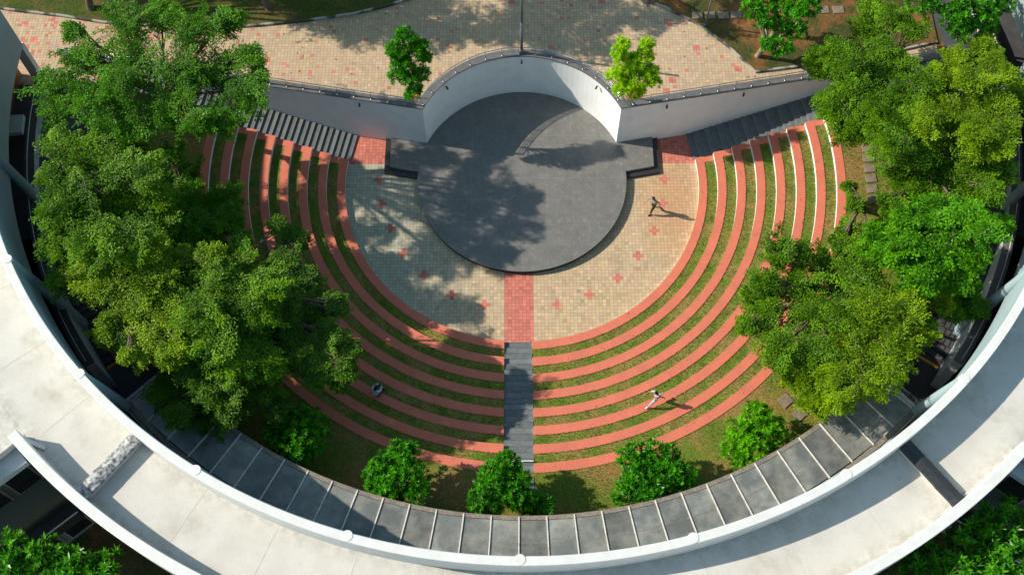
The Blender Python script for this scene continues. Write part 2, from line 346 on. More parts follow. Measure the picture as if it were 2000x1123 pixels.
for x, y, a in lampspots:
    d = Vector((math.cos(R(a)), math.sin(R(a)), 0)); b = MB(); p = Vector((x, y, 3.45))
    b.tube([p, p+d*.14], .02, 6); b.tube([p+d*.10+Vector((0, 0, .07)), p+d*.2-Vector((0, 0, .1))], .055, 8); b.build('spotlight', M['dark_metal'], wl)
rl = empty('railing', (0, 6.2, ZU), 'low steel handrail with three rails running along the coping of the white wall', 'railing')
base = wall_path(.20)
def resample(pts, step):
    P = [Vector((*p, 0)) for p in pts]; out = [P[0]]; need = step; 
    for a, c in zip(P, P[1:]):
        L_ = (c-a).length; t = 0
        while L_-t >= need: t += need; out.append(a.lerp(c, t/L_)); need = step
        need -= (L_-t)
    return out
for z, off, r in ((.50, .20, .028), (.36, .17, .018), (.24, .15, .016)):
    b = MB(); b.tube([(p[0], p[1], ZU+.06+z) for p in wall_path(off)], r, 6); b.build('rail', M['steel'], rl)
for p in resample(base, .98):
    if abs(p.x) > 18.5: continue
    b = MB(); n_ = (p-Vector((0, 0, 0))).normalized() if abs(p.x) < 5.7 else Vector((0, 1, 0))
    q = p-n_*.10
    b.tube([(q.x, q.y, ZU+.055), (p.x, p.y, ZU+.56)], .022, 6); b.tube([(q.x, q.y, ZU+.055), (q.x, q.y, ZU+.085)], .05, 8); b.build('post', M['steel'], rl)

# ------------------------------------------------------------------ tiers
SX0, SX1 = -1.0, .5
def th_line(r, off, sgn):
    """angle where the circle r meets the stair-side line pulled in by off"""
    lo_, hi_ = -20, 40
    for _ in range(40):
        m_ = (lo_+hi_)/2; x, y = r*math.cos(R(m_)), r*math.sin(R(m_))
        if y < line_y(x)-off: lo_ = m_
        else: hi_ = m_
    return lo_
def arc_sec(r, off, sgn, n=90):
    a1 = th_line(r, off, sgn)
    xs_ = SX1 if sgn > 0 else -SX0
    a0 = -math.degrees(math.acos(xs_/r))
    pts = [pc(r, a0+(a1-a0)*i/n, O0) for i in range(n+1)]
    return [(sgn*p[0], p[1]) for p in pts]
ordw = ['lowest', 'second', 'third', 'fourth', 'fifth', 'sixth', 'seventh', 'topmost']
for k in range(8):
    for sgn in (-1, 1):
        r0 = R1+PT*k; r1 = r0+.47; r2_ = r0+PT; z = H*(k+1)
        side = 'right' if sgn > 0 else 'left'
        t = empty('seating_tier', (sgn*r0*.7, -r0*.7, 0), f'{ordw[k]} red curved seating tier {side} of the central stairs, counted up from the plaza', 'seating tier', 'red curved seating tiers')
        b = MB(); b.band(arc_sec(r0, 0, sgn), arc_sec(r1, 0, sgn), max(0, z-2*H)-.05, z-.045, 0); b.build('riser', M['riser'], t)
        b = MB(); b.band(arc_sec(r0-.012, 0, sgn), arc_sec(r1, 0, sgn), z-.043, z, 0)
        if k < 7:
            # return of the cap along the side stairs
            a, c_ = th_line(r1, 0, sgn), th_line(r2_, 0, sgn); e, g = th_line(r1, .40, sgn), th_line(r2_, .40, sgn)
            q = [pc(r1, a, O0), pc(r1, e, O0), pc(r2_, g, O0), pc(r2_, c_, O0)]; q = [(sgn*x, y) for x, y in q]
            b.prism(q if sgn > 0 else q[::-1], z-.4, z-.002, 0)
        b.build('cap', M['red'], t)
        if k < 7:
            b = MB(); b.band(arc_sec(r1+.001, .40, sgn), arc_sec(r2_-.001, .40, sgn), max(0, z-H)-.05, z-.03, 0); b.build('turf', M['turf'], t)
# lawn
b = MB(); inn = []; out = []
RL = 24.4
for i in range(121):
    a = -191.5+203*i/120; d = Vector((math.cos(R(a)), math.sin(R(a))))
    bq = d.dot(C); rr = bq+math.sqrt(bq*bq-(C.length_squared-RL*RL))
    inn.append(tuple(d*(R1+7*PT+.468))); out.append(tuple(d*rr))
b.band(inn, out, -.1, ZL-.03); struct(b.build('lawn', M['soilturf']))
b = MB(); b.band(arc(RL, -184, -134.8, 60), arc(RL+.18, -184, -134.8, 60), -.1, ZL+.16); 
tag(b.build('edging_wall', M['parapet_face']), 'low grey edging wall between left lawn and the sunken steps', 'wall')
b = MB(); b.band(arc(RL, -46.3, 16, 60), arc(RL+.18, -46.3, 16, 60), -.1, ZL+.16)
tag(b.build('edging_wall', M['parapet_face']), 'low grey edging wall between right lawn and the sunken steps', 'wall')
b = MB(); b.band(arc(RL, -134.8, -46.3, 90), arc(RL+.18, -134.8, -46.3, 90), -.1, ZL+.02)
tag(b.build('edging_wall', M['parapet_face']), 'low grey edging wall under the inner edge of the glass canopy', 'wall')

# central stairs
t = empty('central_stairs', (-.25, -14, 0), 'straight dark stone stairs climbing through the middle of the red seating tiers', 'stairs')
for i in range(24):
    b = MB(); y1 = -(R1-.05+.3525*i); z = .095*(i+1)
    b.box(SX0+.004, SX1-.004, y1-.36 if i < 23 else y1-.62, y1, -.05, z, 0); 
    b.box(SX0+.006, SX1-.006, y1-.05, y1-.004, z-.01, z+.003, 1)
    b.build('step', [[M['step'], M['step2']][i % 2], M['step3']], t)  # alternating tones and dark front strip stand in for shading between low steps
b = MB(); b.box(SX0+.1, SX1-.02, -17.42, -17.36, ZL-.2, ZL-.18+.012); b.build('edge_strip', M['rail_white'], t)
# side stairs
for sgn in (-1, 1):
    t = empty('side_stairs', (sgn*13, 2.5, 0), ('left' if sgn < 0 else 'right')+' flight of dark stone stairs between white wall and seating tiers', 'stairs', 'side stairs along the wall')
    d = Vector((1, .19)).normalized(); nn = Vector((.19, -1)).normalized()
    for i in range(39):
        x0 = 9.74+.343*i
        def pt(x, far):
            # far=0 at wall, 1 at the tier line
            p = Vector((x, wall_y(x)-.004))
            if far:
                # walk along nn to the tier line
                for _ in range(3):
                    t_ = (line_y(p.x)-p.y)/( nn.y-.215*nn.x); p = p+nn*t_
                    p.y += .004
            return (sgn*p.x, p.y)
        ov = .03
        q = [pt(x0, 0), pt(x0, 1), pt(x0+.343+ov, 1), pt(x0+.343+ov, 0)]
        z = .0955*(i+1)
        b = MB(); b.prism(q if sgn > 0 else q[::-1], max(-.05, z-.6), z, 0)
        a_, c_ = Vector(q[0]), Vector(q[1]); e_ = Vector((sgn*d.x, d.y))*.028
        b.prism([tuple(a_+(c_-a_)*.02), tuple(a_+(c_-a_)*.98), tuple(a_+(c_-a_)*.98+e_), tuple(a_+(c_-a_)*.02+e_)], z-.01, z+.002, 1)  # pale front strip paints in the sunlit edge of each tread
        b.build('step', [M['step2'] if i % 2 else M['step'], M['lit_nosing']], t)

# ------------------------------------------------------------------ sunken curved steps, parapet, canopy
walk = MB(); walk.band(arc(RL+.18, -145.2, -34.8, 90), arc(30, -145.2, -34.8, 90), -.1, 1.0); struct(walk.build('walkway', M['charcoal']))
for sgn, nm in ((-1, 'left'), (1, 'right')):
    t = empty('curved_steps', (sgn*21, -12, 1), f'{nm} curved flight of dark steps between lawn and parapet, yellow line at its foot', 'stairs', 'curved steps inside the parapet')
    for i in range(18):
        a = 145.2+.86*i if sgn < 0 else 34.8-.86*i
        s_ = .86 if sgn < 0 else -.86
        b = MB(); b.band(arc(RL+.19, -a, -(a+s_+.03), 3), arc(26.79, -a, -(a+s_+.03), 3), .5, 1+.152*(i+1)); b.build('step', M['charcoal'], t, bevel=.01)
    a = 144.6 if sgn < 0 else 35.4
    b = MB(); b.band(arc(RL+.3, -a, -a-.3, 2), arc(26.75, -a, -a-.3, 2), 1.001, 1.008); b.build('yellow_line', M['yellow'], t)
    e0, e1 = (-160.6, -182.5) if sgn < 0 else (-19.4, 35)
    b = MB(); b.band(arc(RL+.18, e0, e1, 40), arc(30, e0, e1, 40), -.1, ZU-.003); struct(b.build('upper_walkway', M['charcoal']))
    e0, e1 = (-142.0, -182.5) if sgn < 0 else (-38.0, 32)
    t = empty('parapet', (sgn*24, -8, 1), f'{nm} grey curved parapet wall beside the sunken steps, thin white handrail on top', 'parapet', 'curved parapets under the ring')
    b = MB(); b.band(arc(26.8, e0, e1, 60), arc(27.28, e0, e1, 60), -.1, 4.45); b.build('wall', M['parapet_face'], t)
    b = MB(); b.band(arc(26.78, e0, e1, 60), arc(27.3, e0, e1, 60), 4.452, 4.50); b.build('coping', M['charcoal'] if sgn < 0 else M['coping'], t)
    b = MB(); b.tube([(*p, 4.62) for p in arc(27.1, e0+.4*sgn, e1, 80)], .022, 6); b.build('handrail', M['ribpaint'], t)
    # handrail between lawn and the sunken steps
    t = empty('guard_rail', (sgn*18, -13, ZL), f'{nm} steel guard rail round the open end of the sunken steps beside the glass canopy', 'railing', 'guard rails at canopy ends')
    A0 = -137.2 if sgn < 0 else -42.8
    line1 = [(*p, 0) for p in arc(RL+.1, A0-(26 if sgn < 0 else -26), A0, 30)]+[(*pc(r, A0), 0) for r in (25.2, 26, 26.7)]
    for z in (ZL+.9, ZL+.72, ZL+.5):
        b = MB(); b.tube([(p[0], p[1], z) for p in line1], .03 if z > 3 else .018, 6); b.build('rail', M['steel'], t)
    for p in resample([(p[0], p[1]) for p in line1], 1.2):
        b = MB(); b.tube([(p.x, p.y, ZL-.2), (p.x, p.y, ZL+.9)], .022, 6); b.build('post', M['steel'], t)

cn = empty('glass_canopy', (0, -22, 5), 'curved canopy of dusty grey glass panes with pale ribs along the ring roof', 'canopy')
NP = 30; A0, A1 = -135.1, -46.1; da = (A1-A0)/NP
RI, RO = 24.30, 26.62
for i in range(NP):
    a = A0+da*i; g = .10
    b = MB(); b.band(arc(RI+.22, a+g, a+da-g, 2), arc(RO-.05, a+g, a+da-g, 2), 4.965, 4.985); b.build('glass_pane', M['glass'], cn)
for i in range(NP+1):
    a = A0+da*i; b = MB(); b.obox(pc(RI+.05, a), pc(RO, a), .058, 4.90, 5.04); b.build('rib', M['ribpaint'], cn)
    b = MB(); b.tube([(*pc(RI+.4, a), 2.25), (*pc(RI+.4, a), 4.90)], .05, 8)
    if i % 3 == 0: b.build('post', M['frame_grey'], cn)
b = MB(); b.band(arc(RI, A0-.1, A1+.1, 90), arc(RI+.2, A0-.1, A1+.1, 90), 4.86, 4.995); b.build('edge_beam', M['gutter'], cn)
b = MB(); b.band(arc(RO+.004, A0-.1, A1+.1, 90), arc(RO+.24, A0-.1, A1+.1, 90), 4.80, 5.0); b.build('gutter', M['gutter'], cn)
b = MB(); b.band(arc(25.52, A0, A1, 90), arc(25.55, A0, A1, 90), 4.90, 4.992); b.build('purlin', M['gutter'], cn)
for a, s_ in ((A0-.25, 1), (A1+.25, -1)):
    b = MB(); b.obox(pc(RI, a), pc(RO+.24, a), .16, 4.7, 5.16); b.build('end_upstand', M['parapet_face'], cn)
b = MB(); b.tube([(*p, 5.12) for p in arc(RO+.32, A0, A1, 90)], .02, 6); b.build('cable_rail', M['ribpaint'], cn)

# ------------------------------------------------------------------ ring building
rg = empty('ring_building', (0, -25, 0), 'white circular roof ring with raised parapets sweeping round the amphitheatre on round columns', 'building')
E0, E1 = -182.3, 38
n = 220
b = MB(); b.band(arc(27.2, E0, E1, n), arc(27.58, E0, E1, n), 6.8, 10.0); b.build('inner_parapet', M['rail_white'], rg, bevel=.02)
b = MB(); b.band(arc(27.17, E0, E1, n), arc(27.197, E0, E1, n), 6.77, 9.9); b.build('fascia', M['fascia'], rg)
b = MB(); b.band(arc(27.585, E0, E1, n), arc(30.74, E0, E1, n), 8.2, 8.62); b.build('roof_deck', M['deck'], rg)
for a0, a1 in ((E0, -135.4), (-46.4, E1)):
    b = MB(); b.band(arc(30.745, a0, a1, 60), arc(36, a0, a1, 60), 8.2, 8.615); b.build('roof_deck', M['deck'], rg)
b = MB(); b.band(arc(30.75, -135.1, -46.6, 120), arc(31.2, -135.1, -46.6, 120), 7.9, 9.7); b.build('outer_parapet', M['rail_white'], rg, bevel=.02)
b = MB(); b.band(arc(30.64, -134.9, -46.8, 120), arc(30.747, -134.9, -46.8, 120), 8.63, 8.78); b.build('deck_kerb', M['deck'], rg)
b = MB(); p0, p1 = at(22, 847, 9.7), at(88, 874, 8.7); dd = (p1-p0); dd.z = 0; dd.normalize(); q_ = Vector((-dd.y, dd.x, 0))*.09
b.add([p0-q_+Vector((0,0,-1.07)), p0+q_+Vector((0,0,-1.07)), p1+q_+Vector((0,0,-.07)), p1-q_+Vector((0,0,-.07)), p0-q_, p0+q_, p1+q_, p1-q_], [(3,2,1,0),(4,5,6,7),(0,1,5,4),(1,2,6,5),(2,3,7,6),(3,0,4,7)])
b.build('parapet_return', M['rail_white'], rg)
b = MB(); b.band(arc(30.2, E0, E1, n), arc(30.5, E0, E1, n), -.1, 8.19); b.build('outer_wall', M['brick'], rg)  # brick wall carried right round, added to keep light out of the gallery
b = MB(); b.band(arc(27.6, E0, E1, n), arc(30.19, E0, E1, n), -.1, .9); b.build('gallery_floor', M['charcoal'], rg)  # unseen slab added under the ring so the gap stays dark
for a, mt in ((-127.6, M['worn']), (-53.7, M['black'])):
    b = MB(); b.obox(pc(27.6, a), pc(30.73, a), .50, 8.625, 9.0); b.build('cross_kerb', M['deck'], rg)
    pa, pb = Vector(pc(27.6, a)), Vector(pc(30.8, a)); b = MB(); ds = (pb-pa).normalized(); nn_ = Vector((-ds.y, ds.x))
    # hood over the expansion joint: shallow pitched metal, flared at the outer end
    prof = [(-.34, 9.0), (-.30, 9.10), (0, 9.16), (.30, 9.10), (.34, 9.0)]
    secs = [(0, 1), (.3, 1), (.62, 1), (.66, 1.06), (.9, 1), (1, 1.12)]
    v = []; 
    for tt, sc in secs:
        for o_, z in prof: q = pa+(pb-pa)*tt+nn_*o_*sc; v.append((q.x, q.y, z+(.0 if tt < .95 else .03)))
    f = [(i*5+j, i*5+j+1, (i+1)*5+j+1, (i+1)*5+j) for i in range(5) for j in range(4)]+[tuple(range(5)), tuple(range(25, 30))]
    b.add(v, f); b.build('joint_cover', mt, rg)
for a in [-164.9+14.88*i for i in range(13)]:
    b = MB(); ca = arc
    b.tube([(*pc(26.6, a), -.1), (*pc(26.85, a), 4.5), (*pc(27.33, a), 10.0)], [.29, .28, .20], 20, sm=False)
    co = b.build('column', M['fascia'], rg)
    b = MB(); b.tube([(*pc(27.33, a), 9.8), (*pc(27.33, a), 10.02)], .225, 20, sm=False); b.build('column_cap', M['rail_white'], co)
b = MB(); b.obox(pc(27.2, E0-.1), pc(27.75, E0-.1), .35, -.1, 6.8); b.build('end_pier', M['rail_white'], rg)
# rooms inside the left end of the gallery
b = MB(); b.band(arc(28.6, -183, -170, 8), arc(28.8, -183, -170, 8), -.1, 8.1); b.build('timber_wall', M['timber'], rg)
b = MB(); b.band(arc(27.35, -175.6, -173.2, 4), arc(28.59, -175.6, -173.2, 4), 4.6, 4.9); b.build('counter', M['pale'], rg)

for i in range(30):
    a = -179+7.44*i
    if a > 36: break
    b = MB(); b.obox(pc(27.6, a), pc(30.62, a), .035, 8.621, 8.626); b.build('seam', M['seam'], rg)
# lower blocks outside the ring
for sgn, nm in ((-1, 'left'), (1, 'right')):
    if sgn < 0: pA, pB = at(-260, 1245, 5), at(120, 962, 5)
    else: pA, pB = at(2260, 1220, 5), at(1842, 938, 5)
    a2, b2 = Vector(pA[:2]), Vector(pB[:2]); d = (b2-a2).normalized(); nn_ = Vector((-d.y, d.x))
    if nn_.y < 0: nn_ = -nn_
    bl = empty('office_block', (a2.x, a2.y, 0), f'{nm} office block outside the ring, pale ledge over dark windows and balcony', 'building', 'office blocks outside the ring')
    def slab(off0, off1, z0, z1, name, mt, s0=0, s1=1, parent=bl):
        L_ = (b2-a2).length; p0 = a2+d*L_*s0; p1 = a2+d*L_*s1
        q = [tuple(p0+nn_*off0), tuple(p1+nn_*off0), tuple(p1+nn_*off1), tuple(p0+nn_*off1)]
        b = MB(); b.prism(q, z0, z1); return b.build(name, mt, parent)
    slab(0, 9, -.1, 5.0, 'wall', M['olive'])
    slab(1.2, 9, 5.0, 7.6, 'wall', M['olive'])
    slab(.75, 9, 7.6, 8.0, 'roof', M['pale'])
    slab(-.9, 0, 3.3, 3.45, 'balcony_floor', M['charcoal'])
    slab(-.95, -.87, 3.45, 4.3, 'balcony_front', M['black'])
    slab(-.98, -.92, 4.33, 4.37, 'balcony_rail', M['ribpaint'])
    for s in [.05+.16*i for i in range(6)]:
        w0 = slab(1.08, 1.19, 5.15, 7.3, 'window', M['frame_grey'], s, s+.13)
        slab(1.03, 1.075, 5.3, 6.15, 'pane', M['glassdark'], s+.008, s+.122, w0); slab(1.03, 1.075, 6.25, 7.2, 'pane', M['glassdark'], s+.008, s+.122, w0)
        w0 = slab(-.09, -.005, .3, 2.9, 'window', M['frame_grey'], s, s+.13); slab(-.13, -.095, .45, 2.8, 'pane', M['glassdark'], s+.008, s+.122, w0)

# ------------------------------------------------------------------ planting
def leaf_mesh(name, P, D, N, ln, wd, tone, mat, parent=None, fold=.0):
    """P leaf roots, D leaf directions, N normals, all (n,3); each leaf a pointed quad"""
    n = len(P); D = D/np.linalg.norm(D, axis=1, keepdims=True); Sd = np.cross(D, N); Sd /= np.linalg.norm(Sd, axis=1, keepdims=True)+1e-9
    ln = np.broadcast_to(ln, n)[:, None]; wd = np.broadcast_to(wd, n)[:, None]
    Nn = np.cross(Sd, D)
    v = np.zeros((n, 4, 3)); v[:, 0] = P; v[:, 1] = P+D*ln*.45+Sd*wd*.5+Nn*wd*.12; v[:, 2] = P+D*ln-Nn*ln*.12; v[:, 3] = P+D*ln*.45-Sd*wd*.5+Nn*wd*.12
    me = bpy.data.meshes.new(name); me.vertices.add(4*n); me.loops.add(4*n); me.polygons.add(n)
    me.vertices.foreach_set('co', v.ravel()); me.loops.foreach_set('vertex_index', np.arange(4*n)); me.polygons.foreach_set('loop_start', np.arange(n)*4)
    me.update(calc_edges=True)
    a = me.attributes.new('tone', 'FLOAT', 'FACE'); a.data.foreach_set('value', np.clip(tone, 0, 1).astype(np.float32))
    me.materials.append(mat); o = bpy.data.objects.new(name, me); COL.objects.link(o)
    if parent: o.parent = parent; o.matrix_parent_inverse = Matrix.Translation(parent.location).inverted()
    return o
def unit(v): return v/(np.linalg.norm(v, axis=-1, keepdims=True)+1e-9)
def bez(a, b, c, n): return [a*(1-t)**2+b*2*t*(1-t)+c*t*t for t in [i/n for i in range(n+1)]]

LM = {
 'fine':  leafmat('leaf_fine_green', (.022, .085, .003), (.190, .400, .008)),
 'fineA': leafmat('leaf_deep_green', (.014, .080, .002), (.130, .370, .005)),
 'fineY': leafmat('leaf_yellow_green', (.035, .110, .002), (.300, .480, .006)),
 'fineB': leafmat('leaf_bright_green', (.020, .125, .003), (.160, .470, .006)),
 'fineD': leafmat('leaf_dull_green', (.018, .075, .006), (.140, .300, .012)),
 'bush':  leafmat('leaf_glossy_green', (.010, .105, .003), (.085, .400, .008), .35, .35),
 'lime':  leafmat('leaf_lime', (.220, .500, .004), (.520, .780, .012), .4, .5),
 'bushY': leafmat('leaf_fresh_green', (.030, .210, .003), (.220, .600, .008), .4, .45),
 'dark':  leafmat('leaf_dark_glossy', (.010, .110, .010), (.070, .330, .016), .3, .3),
 'big':   leafmat('leaf_broad', (.010, .110, .008), (.110, .400, .012), .32, .35),
}
def fine_tree(label, base, lobes, mat, dens=1.0, ln=.098, bark='bark', group=None, spray=.85, name='shade_tree'):
    """feathery small-leaved tree: base (x,y,z); lobes [(centre, radius)]"""
    base = Vector(base); tr = empty(name, base, label, 'tree', group)
    cs = [Vector(c) for c, r in lobes]; cen = sum(cs, Vector())/len(cs)
    fork = base+Vector(((cen.x-base.x)*.25, (cen.y-base.y)*.25, max(1.2, (cen.z-base.z)*.42)))
    b = MB(); b.tube(bez(base, base.lerp(fork, .5)+Vector((.1, .05, 0)), fork, 5), [.24, .21, .19, .18, .17, .17], 9)
    Ps, Ds, Ns, Ts = [], [], [], []
    for c, r in lobes:
        r *= 1.13; c = Vector(c); mid = fork.lerp(c, .45)+Vector((0, 0, .35*(c-fork).length*.4))
        limb = bez(fork-Vector((0, 0, .2)), mid, c+Vector((0, 0, .1*r)), 7)
        b.tube(limb, [.12-.012*i for i in range(8)], 6)
        off = np.array(c-cen); off[2] = 0; far = min(1.0, float(np.linalg.norm(off))/1.6); az0 = math.atan2(off[1], off[0])
        nb = int(dens*11.5*r)+4; K = 18; m_ = 22
        az = az0+rng.uniform(-1, 1, nb)*(math.pi*(1-far)+1.25*far)
        Lf = r*(1.15+.75*rng.random(nb)); pit = rng.normal(.10, .16, nb)
        df = np.c_[np.cos(az), np.sin(az), pit]; sf = np.c_[-np.sin(az), np.cos(az), rng.normal(0, .30, nb)]; sf = unit(sf); uf = np.cross(df, sf)
        o = np.array(c)-df*(Lf*(.45+.2*rng.random(nb)))[:, None]+sf*(rng.normal(0, .34, nb)*r)[:, None]+np.array([0, 0, 1.])*(rng.uniform(-.42, .42, nb)*r)[:, None]
        curl = rng.normal(0, .16, nb)
        tk = (np.arange(K)+.5)/K; tk = .10+.90*tk
        tk = tk[None]+rng.normal(0, .02, (nb, K))
        base_ = o[:, None]+df[:, None]*(Lf[:, None]*tk)[..., None]+sf[:, None]*((curl*Lf)[:, None]*tk**2)[..., None]+uf[:, None]*(Lf[:, None]*(.22*tk-.30*tk**2))[..., None]
        for q in range(min(7, nb)):
            t0 = limb[random.randint(4, 6)]; b.tube([t0, Vector(base_[q, 2]), Vector(base_[q, 8]), Vector(base_[q, 14])], [.03, .024, .016, .006], 4)
        sg = np.where(np.arange(K) % 2, 1., -1.)[None, :]*np.ones((nb, 1))
        dk = df[:, None]*(.75+.25*tk)[..., None]+sf[:, None]*(sg*(1.0-.55*tk))[..., None]+rng.normal(0, .17, (nb, K, 3)); dk = unit(dk)
        lk = spray*(.34+.36*rng.random((nb, K)))*(1.0-.42*tk)*(.8+.35*r)
        t = rng.random((nb, K, m_))**.85; w_ = rng.random((nb, K, m_))*2-1
        sk = np.cross(uf[:, None]*np.ones((1, K, 1)), dk); wid = .085
        P = base_[:, :, None]+dk[:, :, None]*(lk[..., None]*t)[..., None]+sk[:, :, None]*(w_*wid)[..., None]+uf[:, None, None]*(rng.normal(0, .025, (nb, K, m_))-.10*t**2)[..., None]
        D = dk[:, :, None]*.75+sk[:, :, None]*(np.sign(w_)*.75)[..., None]+rng.normal(0, .30, (nb, K, m_, 3))
        Nn = uf[:, None, None]+rng.normal(0, .30, (nb, K, m_, 3))
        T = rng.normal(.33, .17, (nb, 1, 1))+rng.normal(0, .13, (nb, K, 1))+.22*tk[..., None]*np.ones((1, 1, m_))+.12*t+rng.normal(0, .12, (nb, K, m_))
        Ps.append(P.reshape(-1, 3)); Ds.append(D.reshape(-1, 3)); Ns.append(Nn.reshape(-1, 3)); Ts.append(T.ravel())
    b.build('trunk', M[bark], tr, fixn=False)
    P = np.concatenate(Ps); n = len(P)
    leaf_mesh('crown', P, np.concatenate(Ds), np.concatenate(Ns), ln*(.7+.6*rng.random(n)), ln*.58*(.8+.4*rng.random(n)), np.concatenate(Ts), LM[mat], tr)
    return tr
def px_lobes(L, z0, dz=1.1):
    """readings (x, y, radius) at crown height z0 (or own height) -> lobes"""
    out = []
    for q in L:
        z = q[3] if len(q) > 3 else z0+random.uniform(-dz, dz)
        c = at(q[0], q[1], z); out.append((c, q[2]/2119*(54-z)/.92))
    return out
def rosette_tree(label, base, lobes, mat, cat='tree', group=None, ln=.24, name='round_tree', per=13, dens=1.0, trunk_r=.07, aspect=.36, shell=.38, m_bark='bark'):
    """broad-leaved crown: leaves stand in rosettes at the twig ends"""
    base = Vector(base); tr = empty(name, base, label, cat, group)
    b = MB(); cs = [Vector(c) for c, r in lobes]; cen = sum(cs, Vector())/len(cs)
    fork = base.lerp(cen, .35); fork.z = base.z+(cen.z-base.z)*.4
    b.tube(bez(base, base.lerp(fork, .5)+Vector((.05, 0, 0)), fork, 4), [trunk_r*k for k in (1.15, 1.05, 1, .95, .9)], 8)
    Ps, Ds, Ns, Ts = [], [], [], []
    for c, r in lobes:
        c = Vector(c); b.tube(bez(fork, fork.lerp(c, .5)+Vector((0, 0, .1)), c, 4), [trunk_r*k for k in (.8, .65, .5, .35, .2)], 6)
        ns = int(dens*100*(r/ (ln/.24))**2)+5
        u = unit(rng.normal(0, 1, (ns, 3))); u[:, 2] = np.where(u[:, 2] < -.35, -u[:, 2], u[:, 2])
        bump = 1+.16*np.sin(5*u[:, :1]+c.x*3)*np.cos(4*u[:, 1:2]+c.y)+.07*rng.normal(0, 1, (ns, 1))
        rad = r*(shell+(1-shell)*rng.random((ns, 1))**.45)*bump
        o = np.array(c)+u*rad
        for q in range(min(8, ns)): b.tube([c, Vector(c).lerp(Vector(o[q]), .55)+Vector((0, 0, .03)), Vector(o[q])], [trunk_r*.25, trunk_r*.18, .006], 4)
        ax = unit(u+np.array([0, 0, .45])+rng.normal(0, .25, (ns, 3)))
        s1 = unit(np.cross(ax, rng.normal(0, 1, (ns, 3)))); s2 = np.cross(ax, s1)
        k = np.arange(per); th = k*2.4; el = .15+1.05*(k/per)
        ra = rng.random((ns, 1))*6.28
        cth, sth = np.cos(th[None]+ra), np.sin(th[None]+ra)
        radial = s1[:, None]*cth[..., None]+s2[:, None]*sth[..., None]
        D = radial*np.cos(el)[None, :, None]+ax[:, None]*np.sin(el)[None, :, None]+rng.normal(0, .12, (ns, per, 3))
        Nn = ax[:, None]*np.cos(el)[None, :, None]-radial*np.sin(el)[None, :, None]+rng.normal(0, .2, (ns, per, 3))
        P = o[:, None]+ax[:, None]*(k/per*.3*ln)[None, :, None]-ax[:, None]*rng.random((ns, per, 1))*ln*.35
        T = rng.normal(.42, .2, (ns, 1))+.3*(k/per)[None]+rng.normal(0, .1, (ns, per))
        Ps.append(P.reshape(-1, 3)); Ds.append(D.reshape(-1, 3)); Ns.append(Nn.reshape(-1, 3)); Ts.append(T.ravel())
    b.build('trunk', M[m_bark], tr, fixn=False)
    P = np.concatenate(Ps); n = len(P)
    leaf_mesh('crown', P, np.concatenate(Ds), np.concatenate(Ns), ln*(.7+.5*rng.random(n)), ln*aspect*(.85+.3*rng.random(n)), np.concatenate(Ts), LM[mat], tr)
    return tr

def ground_at(x, y, z): p = at(x, y, z); return (p.x, p.y, z)
G1 = 'feathery trees left of the tiers'; G2 = 'feathery trees right of the tiers'
A_ = [(245,52,55),(318,40,48),(370,65,62),(440,48,42),(175,112,58),(112,160,42),(262,135,78),(350,140,60),(410,135,66),(478,112,34),(478,188,48),(430,232,46),(330,205,55),(205,205,60),(500,150,22),(120,215,40),(150,65,25),(235,165,50),(380,235,34),(265,245,44),(160,180,40)]
fine_tree('spreading deep green tree at upper left, over the paved plaza corner', (-19.6, 2.4, ZL-.1), px_lobes([(*q, (9.0 if q[0] < 200 else 10.0)+random.uniform(-.7, .7)) for q in A_], 10), 'fineA', group=G1, bark='bark', dens=.85)
B_ = [(120,285,40),(165,318,52),(235,330,55),(150,385,60),(225,410,66),(285,345,42),(105,420,36),(185,470,60),(262,470,50),(120,480,40),(100,350,28),(300,400,40),(190,280,44),(120,540,26),(285,455,44),(150,430,50),(255,300,40)]
fine_tree('dense yellow-green tree against the left parapet, below the deep green one', (-21.8, -4.2, ZL-.1), px_lobes(B_, 9.0), 'fine', group=G1)
Eb = [(375,395,48),(432,392,40),(385,452,50),(438,432,34),(335,480,42),(420,490,38),(350,340,36),(470,470,22)]
fine_tree('shaded dark green tree leaning onto the left seating tiers', (-18.7, -3.6, ZL-.1), px_lobes(Eb+[(355,440,40),(400,430,44),(340,300,26)], 5.2), 'fineA', dens=.95, group=G1)
C_ = [(150,540,38),(205,560,48),(262,590,55),(215,638,34),(300,545,54),(335,620,58),(270,668,42),(385,545,48),(405,500,22),(330,690,30),(250,690,14),(175,520,30),(240,640,40),(340,520,38),(300,500,40)]
fine_tree('bright yellow-tinged tree above the left curved steps', (-19.6, -8.2, ZL-.1), px_lobes(C_, 8.2), 'fineY', group=G1)
D_ = [(450,575,62),(478,640,58),(420,668,54),(515,560,46),(395,610,50),(512,705,40),(470,520,34),(420,540,34),(450,700,40),(350,600,40),(440,630,50),(360,530,40),(500,600,46)]
fine_tree('tall olive green tree at the heart of the left grove', (-16.6, -10.2, ZL-.1), px_lobes(D_, 8.0), 'fine', group=G1)
G_ = [(560,520,36),(590,548,34),(600,600,46),(560,640,46),(640,600,30),(655,595,24),(640,655,34),(570,465,22),(545,440,16),(680,680,16),(620,730,26),(670,720,20),(585,690,36),(540,600,40),(660,745,14)]
fine_tree('sprawling tree whose twigs reach over the middle of the left tiers', (-17.3, -8.4, ZL-.1), px_lobes(G_+[(580,665,30),(610,640,28),(560,600,36),(625,690,24)], 6.2, .5), 'fineD', dens=1.15, group=G1)
F_ = [(372,755,46),(432,752,46),(352,805,30),(405,812,34),(470,770,40),(512,745,34),(440,800,30),(345,740,28),(535,790,24),(380,700,36)]
